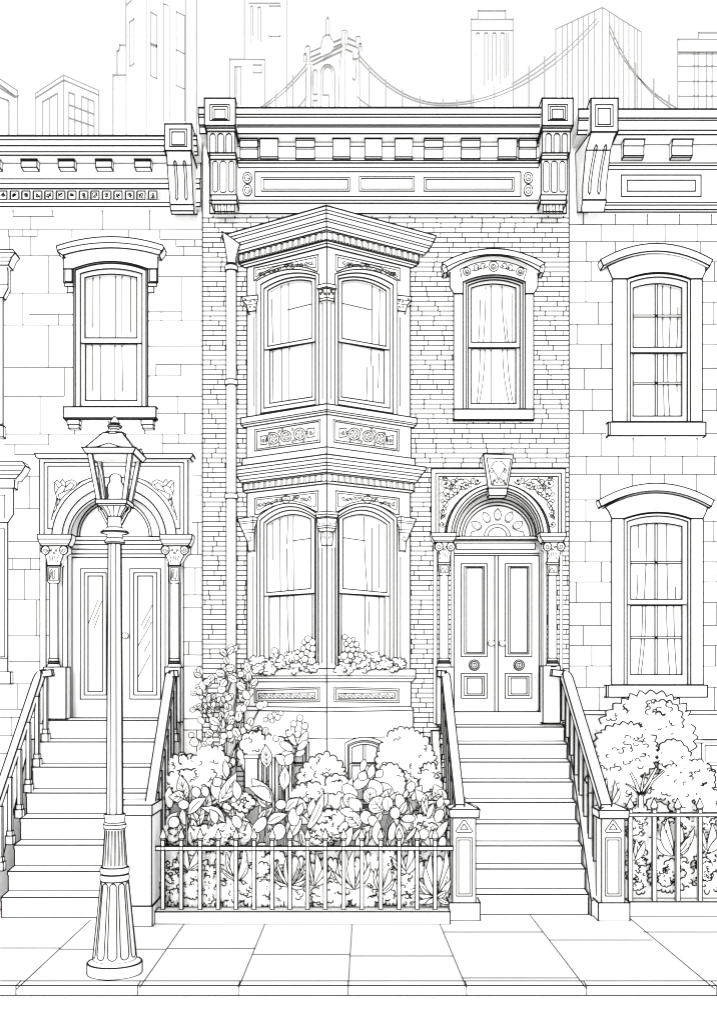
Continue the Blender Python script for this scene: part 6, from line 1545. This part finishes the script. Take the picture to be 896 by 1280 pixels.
g.build('leaves', t)
t = plant('broad_leaf_plant', 'plant with tall pointed leaves before the slatted wooden screen', 'plant', 345, -1.85, 'broad leaved plants behind the fence')
g = G('white_leaf', 1.3)
for pts in ([(333, 1062), (333, 1010), (333, 959)], [(356, 1062), (355, 1020), (354, 988)], [(376, 1062), (372, 1040), (360, 1010)]): stem(g, pts, -1.83, 2.0, 1.1)
g.build('stems', t)
g = G('white_leaf', 1.4)
for i, (b, e, w_, k, bd, rb) in enumerate((((333.5, 959.5), (332, 931.5), 14.5, 'point', 0, 1), ((355, 987.5), (356.5, 958), 13.5, 'point', 0, 1), ((341.5, 1001), (315, 973), 19, 'point', -.12, 1), ((340, 1003), (311, 985), 15, 'point', .25, 0), ((357, 1014), (373.5, 998), 12.5, 'point', -.1, 1),
            ((334, 1030), (359, 1018), 13, 'point', -.15, 1), ((363, 1047), (377.5, 1024), 13, 'point', -.12, 1), ((356, 957), (344, 944), 12, 'point', .2, 0), ((358, 957), (366, 942), 12, 'point', -.1, 0), ((387, 1020), (392, 998), 10, 'point', 0, 0), ((386, 1035), (404, 992), 11, 'blade', .1, 1), ((368, 1032), (366, 1010), 15, 'blade', 0, 0),
            ((345, 1050), (352, 1030), 17, 'round', 0, 0), ((352, 1012), (350, 1000), 14, 'round', 0, 0), ((372, 1020), (378, 1004), 9, 'point', 0, 0), ((316, 1040), (332, 1022), 14, 'round', .1, 0))):
    leaf(g, b, e, w_, -1.88-.012*i, -.05, rb, 1.4, k, bd)
g.build('leaves', t)
t = plant('flower_cluster', 'small round clustered blossoms between the two broad leaved plants', 'flowers', 305, -1.8)
g = G('white_leaf', 1.15)
clump(g, 303, 1003, 15, 11, -1.7, .06, 10, rng, amp=.2, squig=10, sqs=1.6)
for x, y_, r_ in ((292, 1000, 3.4), (296, 995.5, 3), (302, 996, 3.4), (307, 994, 3.6), (311, 998, 4), (315, 1003, 4.6), (310, 1007, 4.4), (298, 1003, 2.4), (303, 1002, 2), (306, 1003, 2.2), (282, 1008, 4), (286, 1010, 3.4)): disc(g, x, y_, r_, -1.82, 1.15, rng=rng)
g.build('blossoms', t)
t = plant('round_leaf_plant', 'plant with overlapping round lily pad leaves before the large round shrub', 'plant', 465, -1.85, 'broad leaved plants behind the fence')
g = G('white_leaf', 1.3)
for pts in ([(480, 1062), (484, 1030), (490, 1000)], [(456, 1062), (452, 1035), (450, 1010)], [(495, 1062), (498, 1035), (500, 1022)], [(518, 1062), (514, 1020), (508, 995)]): stem(g, pts, -1.8, 2.0, 1.1)
g.build('stems', t)
g = G('white_leaf', 1.3)
LV = [((432, 998), (440, 972), 10, 'point'), ((446, 996), (428, 982), 15, 'round'), ((442, 985), (462, 974), 14, 'blade'), ((474, 994), (463, 975), 20, 'blade'), ((462, 1005), (464, 985), 17, 'round'), ((447, 1005), (429, 996), 17, 'round'),
      ((452, 1013), (436, 998), 17, 'point'), ((478, 1014), (466, 998), 24, 'round'), ((484, 1014), (484, 996), 14, 'round'), ((500, 1011), (498, 993), 12.5, 'round'), ((500, 1018), (508, 1002), 9, 'point'), ((510, 990), (517, 978), 11, 'round'), ((505, 998), (509, 987), 6, 'point'),
      ((449, 1034), (434, 1016), 19, 'round'), ((462, 1030), (454, 1014), 15, 'round'), ((468, 1033), (463, 1020), 12, 'round'), ((444, 1020), (424, 1013), 12, 'point'), ((494, 1024), (494, 1009), 13, 'round'), ((502, 1024), (519, 1024), 10, 'round'),
      ((474, 1056), (472, 1026), 14, 'blade'), ((488, 1050), (492, 1028), 11, 'blade'), ((500, 1056), (499, 1030), 12, 'blade'), ((530, 1020), (534, 998), 7, 'point'), ((534, 1024), (542, 1004), 7, 'point'), ((532, 1018), (527, 1000), 5, 'blade'), ((546, 1028), (552, 1012), 12, 'round'), ((548, 1010), (553, 996), 9, 'point'),
      ((525, 1048), (534, 1038), 13, 'round'), ((552, 1062), (554, 1046), 10, 'round'), ((430, 1060), (440, 1034), 12, 'blade'), ((446, 1058), (456, 1036), 10, 'blade'), ((508, 1050), (520, 1034), 6, 'blade'), ((424, 1040), (434, 1028), 10, 'round'), ((450, 976), (456, 964), 12, 'point'), ((470, 972), (478, 962), 10, 'point'), ((462, 973), (466, 955), 10, 'point'), ((452, 964), (456, 950), 8, 'round')]
for i, (b, e, w_, k) in enumerate(LV): leaf(g, b, e, w_, -1.72-.009*i, -.05, i in (5, 7, 8, 13, 10, 4), 1.3, k, rng.uniform(-.12, .12))
g.build('leaves', t)

# filling foliage between the named plants
for k, (x0, x1, y0, y1, n, lab) in enumerate(((200, 290, 992, 1062, 34, 'mixed leaves filling the garden behind the left pickets'), (290, 375, 1000, 1062, 28, 'mixed leaves filling the garden before the wooden screen'), (375, 470, 1000, 1062, 32, 'mixed leaves filling the garden below the middle round shrub'), (470, 560, 990, 1062, 44, 'mixed leaves filling the garden beside the double door steps'))):
    t = plant('leafy_plant', lab, 'plant', (x0+x1)/2, -1.6, 'leafy plants filling the garden')
    g = G('white_leaf', 1.2)
    for i in range(n):
        x, y_ = rng.uniform(x0+3, x1-3), y0+(y1-y0)*(i+.5)/n+rng.uniform(-4, 4); a = -pi/2+rng.uniform(-1.2, 1.2); L = rng.uniform(17, 31)
        leaf(g, (x, y_+6), (x+L*cos(a), y_+6+L*sin(a)), L*rng.uniform(.36, .58), -1.52-.14*i/n, -.06, rng.random() < .6, 1.25, rng.choice(('point', 'point', 'point', 'blade')), rng.uniform(-.25, .25))
    g.build('leaves', t)
# low growth at the foot of the fence
def low_row(lab, spec, y, px, group='low bushes along the fence'):
    t = plant('low_bush', lab, 'bush', px, y, group)
    g = G('white_leaf', 1.25)
    for cx, cy, rx, ry, lb, sq in spec:
        yy = y+.1-rng.uniform(0, .12); clump(g, cx, cy, rx, ry, yy, .12, lb, rng, amp=.15, squig=int(sq*1.6), gap=.2, sqs=2.8)
        for _ in range(3):      # smaller sprigs nested on the front of the mass
            a, b = cx+rng.uniform(-.5, .5)*rx, cy+rng.uniform(-.4, .6)*ry
            clump(g, a, b, rx*rng.uniform(.3, .45), ry*rng.uniform(.22, .34), yy-.105, .035, 9, rng, amp=.22, squig=2, gap=.35, sqs=2.2, w=1.4)
    g.build('foliage', t); return t
low_row('low bush filling the leftmost bays of the fence', [(215, 1104, 17, 29, 22, 16), (240, 1098, 22, 38, 22, 18), (262, 1108, 18, 26, 18, 12)], -2.0, 235)
low_row('low bush in the fence between the pointed blades and the left bush', [(290, 1100, 24, 36, 22, 10), (318, 1098, 24, 38, 22, 12)], -1.97, 305)
low_row('low bush with a white top behind the middle pickets', [(345, 1100, 18, 36, 18, 8), (372, 1106, 26, 32, 20, 8), (412, 1106, 32, 32, 22, 12)], -1.95, 375)
low_row('low bush behind the pickets right of the middle', [(456, 1102, 24, 34, 20, 9), (486, 1098, 18, 34, 18, 9), (512, 1104, 24, 32, 18, 8), (546, 1104, 20, 34, 18, 6)], -1.96, 480)
low_row('cloudy bush rising between the pointed leaves and the blossoms', [(286, 1046, 24, 16, 14, 8), (222, 1042, 18, 17, 12, 6), (256, 1046, 16, 14, 12, 5), (412, 1032, 24, 18, 16, 10), (398, 1050, 20, 14, 12, 7), (530, 1036, 22, 18, 14, 8)], -1.62, 300)
low_row('dense hedge growth at the back of the garden behind all the pickets', [(x, 1098+(i % 2)*4, 26, 40, 18, 7) for i, x in enumerate(range(212, 560, 33))], -1.62, 380)
def blades(lab, cx, cy, tips, y, w_=7, kind='blade'):
    y -= .15 if cx < 600 else .1
    t = plant('blade_plant', lab, 'plant', cx, y, 'blade leaved plants inside the fence')
    g = G('white_leaf', 1.3)
    for i, (dx, dy, ww) in enumerate(tips): leaf(g, (cx+dx*.06, cy), (cx+dx, cy+dy), ww, y-.01*i, -.06, i % 3 == 0, 1.25, kind, .18 if dx > 0 else -.18)
    g.build('leaves', t); return t
blades('blade leaved plant behind the fifth and sixth pickets', 297, 1100, [(-14, -34, 7), (-4, -40, 9), (12, -24, 8), (-20, -14, 5), (8, -42, 8)], -2.03)
blades('drooping grass tuft behind the eighth picket', 362, 1108, [(-22, -24, 4), (-20, -8, 4), (-16, -32, 4), (18, -26, 4), (22, -18, 4), (21, -8, 5), (12, -32, 4), (18, 2, 5), (-4, -36, 5)], -2.02)
blades('small pointed leaves behind the second and third pickets', 236, 1088, [(-14, -22, 7), (-3, -28, 8), (10, -24, 8), (18, -12, 6)], -2.02, kind='point')
blades('upright blades behind the fourteenth picket', 478, 1116, [(-9, -30, 7), (-1, -38, 8), (9, -30, 8), (14, -16, 6)], -2.04)
blades('pointed blade plant left of the middle pickets', 393, 1108, [(-14, -30, 9), (2, -42, 9), (16, -32, 9), (-6, -44, 7), (22, -22, 7)], -2.04, kind='point')
blades('tall blade plant behind the eleventh picket', 443, 1112, [(-20, -36, 8), (-10, -48, 9), (0, -52, 9), (12, -48, 9), (20, -34, 7), (-26, -22, 7)], -2.05, kind='point')
blades('small leaf tuft between the bushes in the fence', 420, 1100, [(-12, -20, 8), (4, -26, 8), (14, -14, 7)], -2.0, kind='point')
blades('spiky plant in the right corner of the fence', 545, 1122, [(-22, -22, 8), (-6, -56, 9), (12, -62, 9), (16, -40, 8), (18, -22, 8), (-24, -4, 7), (18, 8, 6), (-30, 6, 6), (-14, -40, 8), (12, -8, 7), (-14, 8, 6)], -2.05, kind='point')
blades('blade plant behind the pickets before the round leaves', 508, 1092, [(-10, -36, 8), (4, -40, 9), (14, -26, 8), (-18, -20, 7)], -2.02)

# right garden
def trunk(t):
    g = G('white_wood', 1.3); y = -1.72
    stem(g, [(801, 1010), (801, 994), (800, 990)], y, 7, 1.3)
    for pts, w_ in (([(800, 996), (795, 980), (788, 966)], 4.6), ([(801, 994), (803, 978), (806, 966)], 3.0), ([(802, 994), (812, 976), (820, 961)], 5), ([(804, 994), (816, 976), (830, 964)], 3.6), ([(800, 994), (790, 984), (782, 980)], 2.4)): stem(g, pts, y-.02, w_, 1.25)
    g.build('trunk', t)
round_shrub('round_shrub', 'tall round shrub with visible forked trunk under the lower right window', [(808, 920, 60, 56, .30, 34, .12, 34), (783, 938, 40, 34, .02, 26, .13, 22), (826, 900, 28, 22, .14, 18, .12, 8), (842, 948, 22, 22, .0, 16, .13, 6), (756, 975, 22, 28, .05, 16, .14, 10), (840, 985, 30, 22, -.02, 14, .12, 8), (785, 990, 30, 22, 0.0, 14, .14, 10)], -1.40, .26, 805, trunk=trunk, pointy=True, sqs=4, gap=.12)
round_shrub('round_shrub', 'smaller round shrub at the right edge of the view', [(871, 975, 22, 24, 0, 20, .12, 9), (880, 1003, 24, 18, -.05, 14, .12, 8), (852, 1006, 16, 14, -.08, 10, .16, 5)], -1.5, .22, 871, sqs=3, gap=.15)
def low_row2(lab, spec, y, px): return low_row(lab, spec, y, px)
low_row('low scalloped bush behind the second fence by the post', [(800, 1096, 17, 20, 16, 10), (794, 1070, 14, 14, 12, 4)], -1.66, 800)
low_row('low scalloped bush in the middle of the second fence', [(838, 1092, 26, 24, 24, 14)], -1.68, 838)
low_row('low scalloped bush at the right edge behind the second fence', [(884, 1090, 20, 26, 20, 12), (905, 1080, 20, 30, 18, 10)], -1.66, 884)
low_row('leafy growth behind the tips of the second fence', [(800, 1030, 20, 22, 14, 6), (845, 1034, 26, 18, 16, 6), (888, 1036, 24, 20, 14, 8)], -1.6, 845)
blades('pointed leaf plant between the second fence pickets', 842, 1070, [(-8, -46, 13), (6, -44, 11), (-22, -22, 12), (20, -24, 12), (26, -36, 9), (-14, -40, 10)], -1.78, kind='point')
blades('small pointed leaf plant beside the right gate post', 793, 1076, [(2, -26, 9), (12, -24, 8), (-5, -22, 7)], -1.78, kind='point')
blades('pointed leaf plant at the right edge of the second fence', 884, 1066, [(-8, -34, 10), (6, -36, 11), (16, -22, 10)], -1.78, kind='point')
blades('feathery leaf sprays beside the sloping railing of the double door steps', 764, 1006, [(-10, -22, 5), (-6, -34, 5), (4, -30, 6), (-14, -12, 5), (10, -20, 6)], -1.55, kind='point')
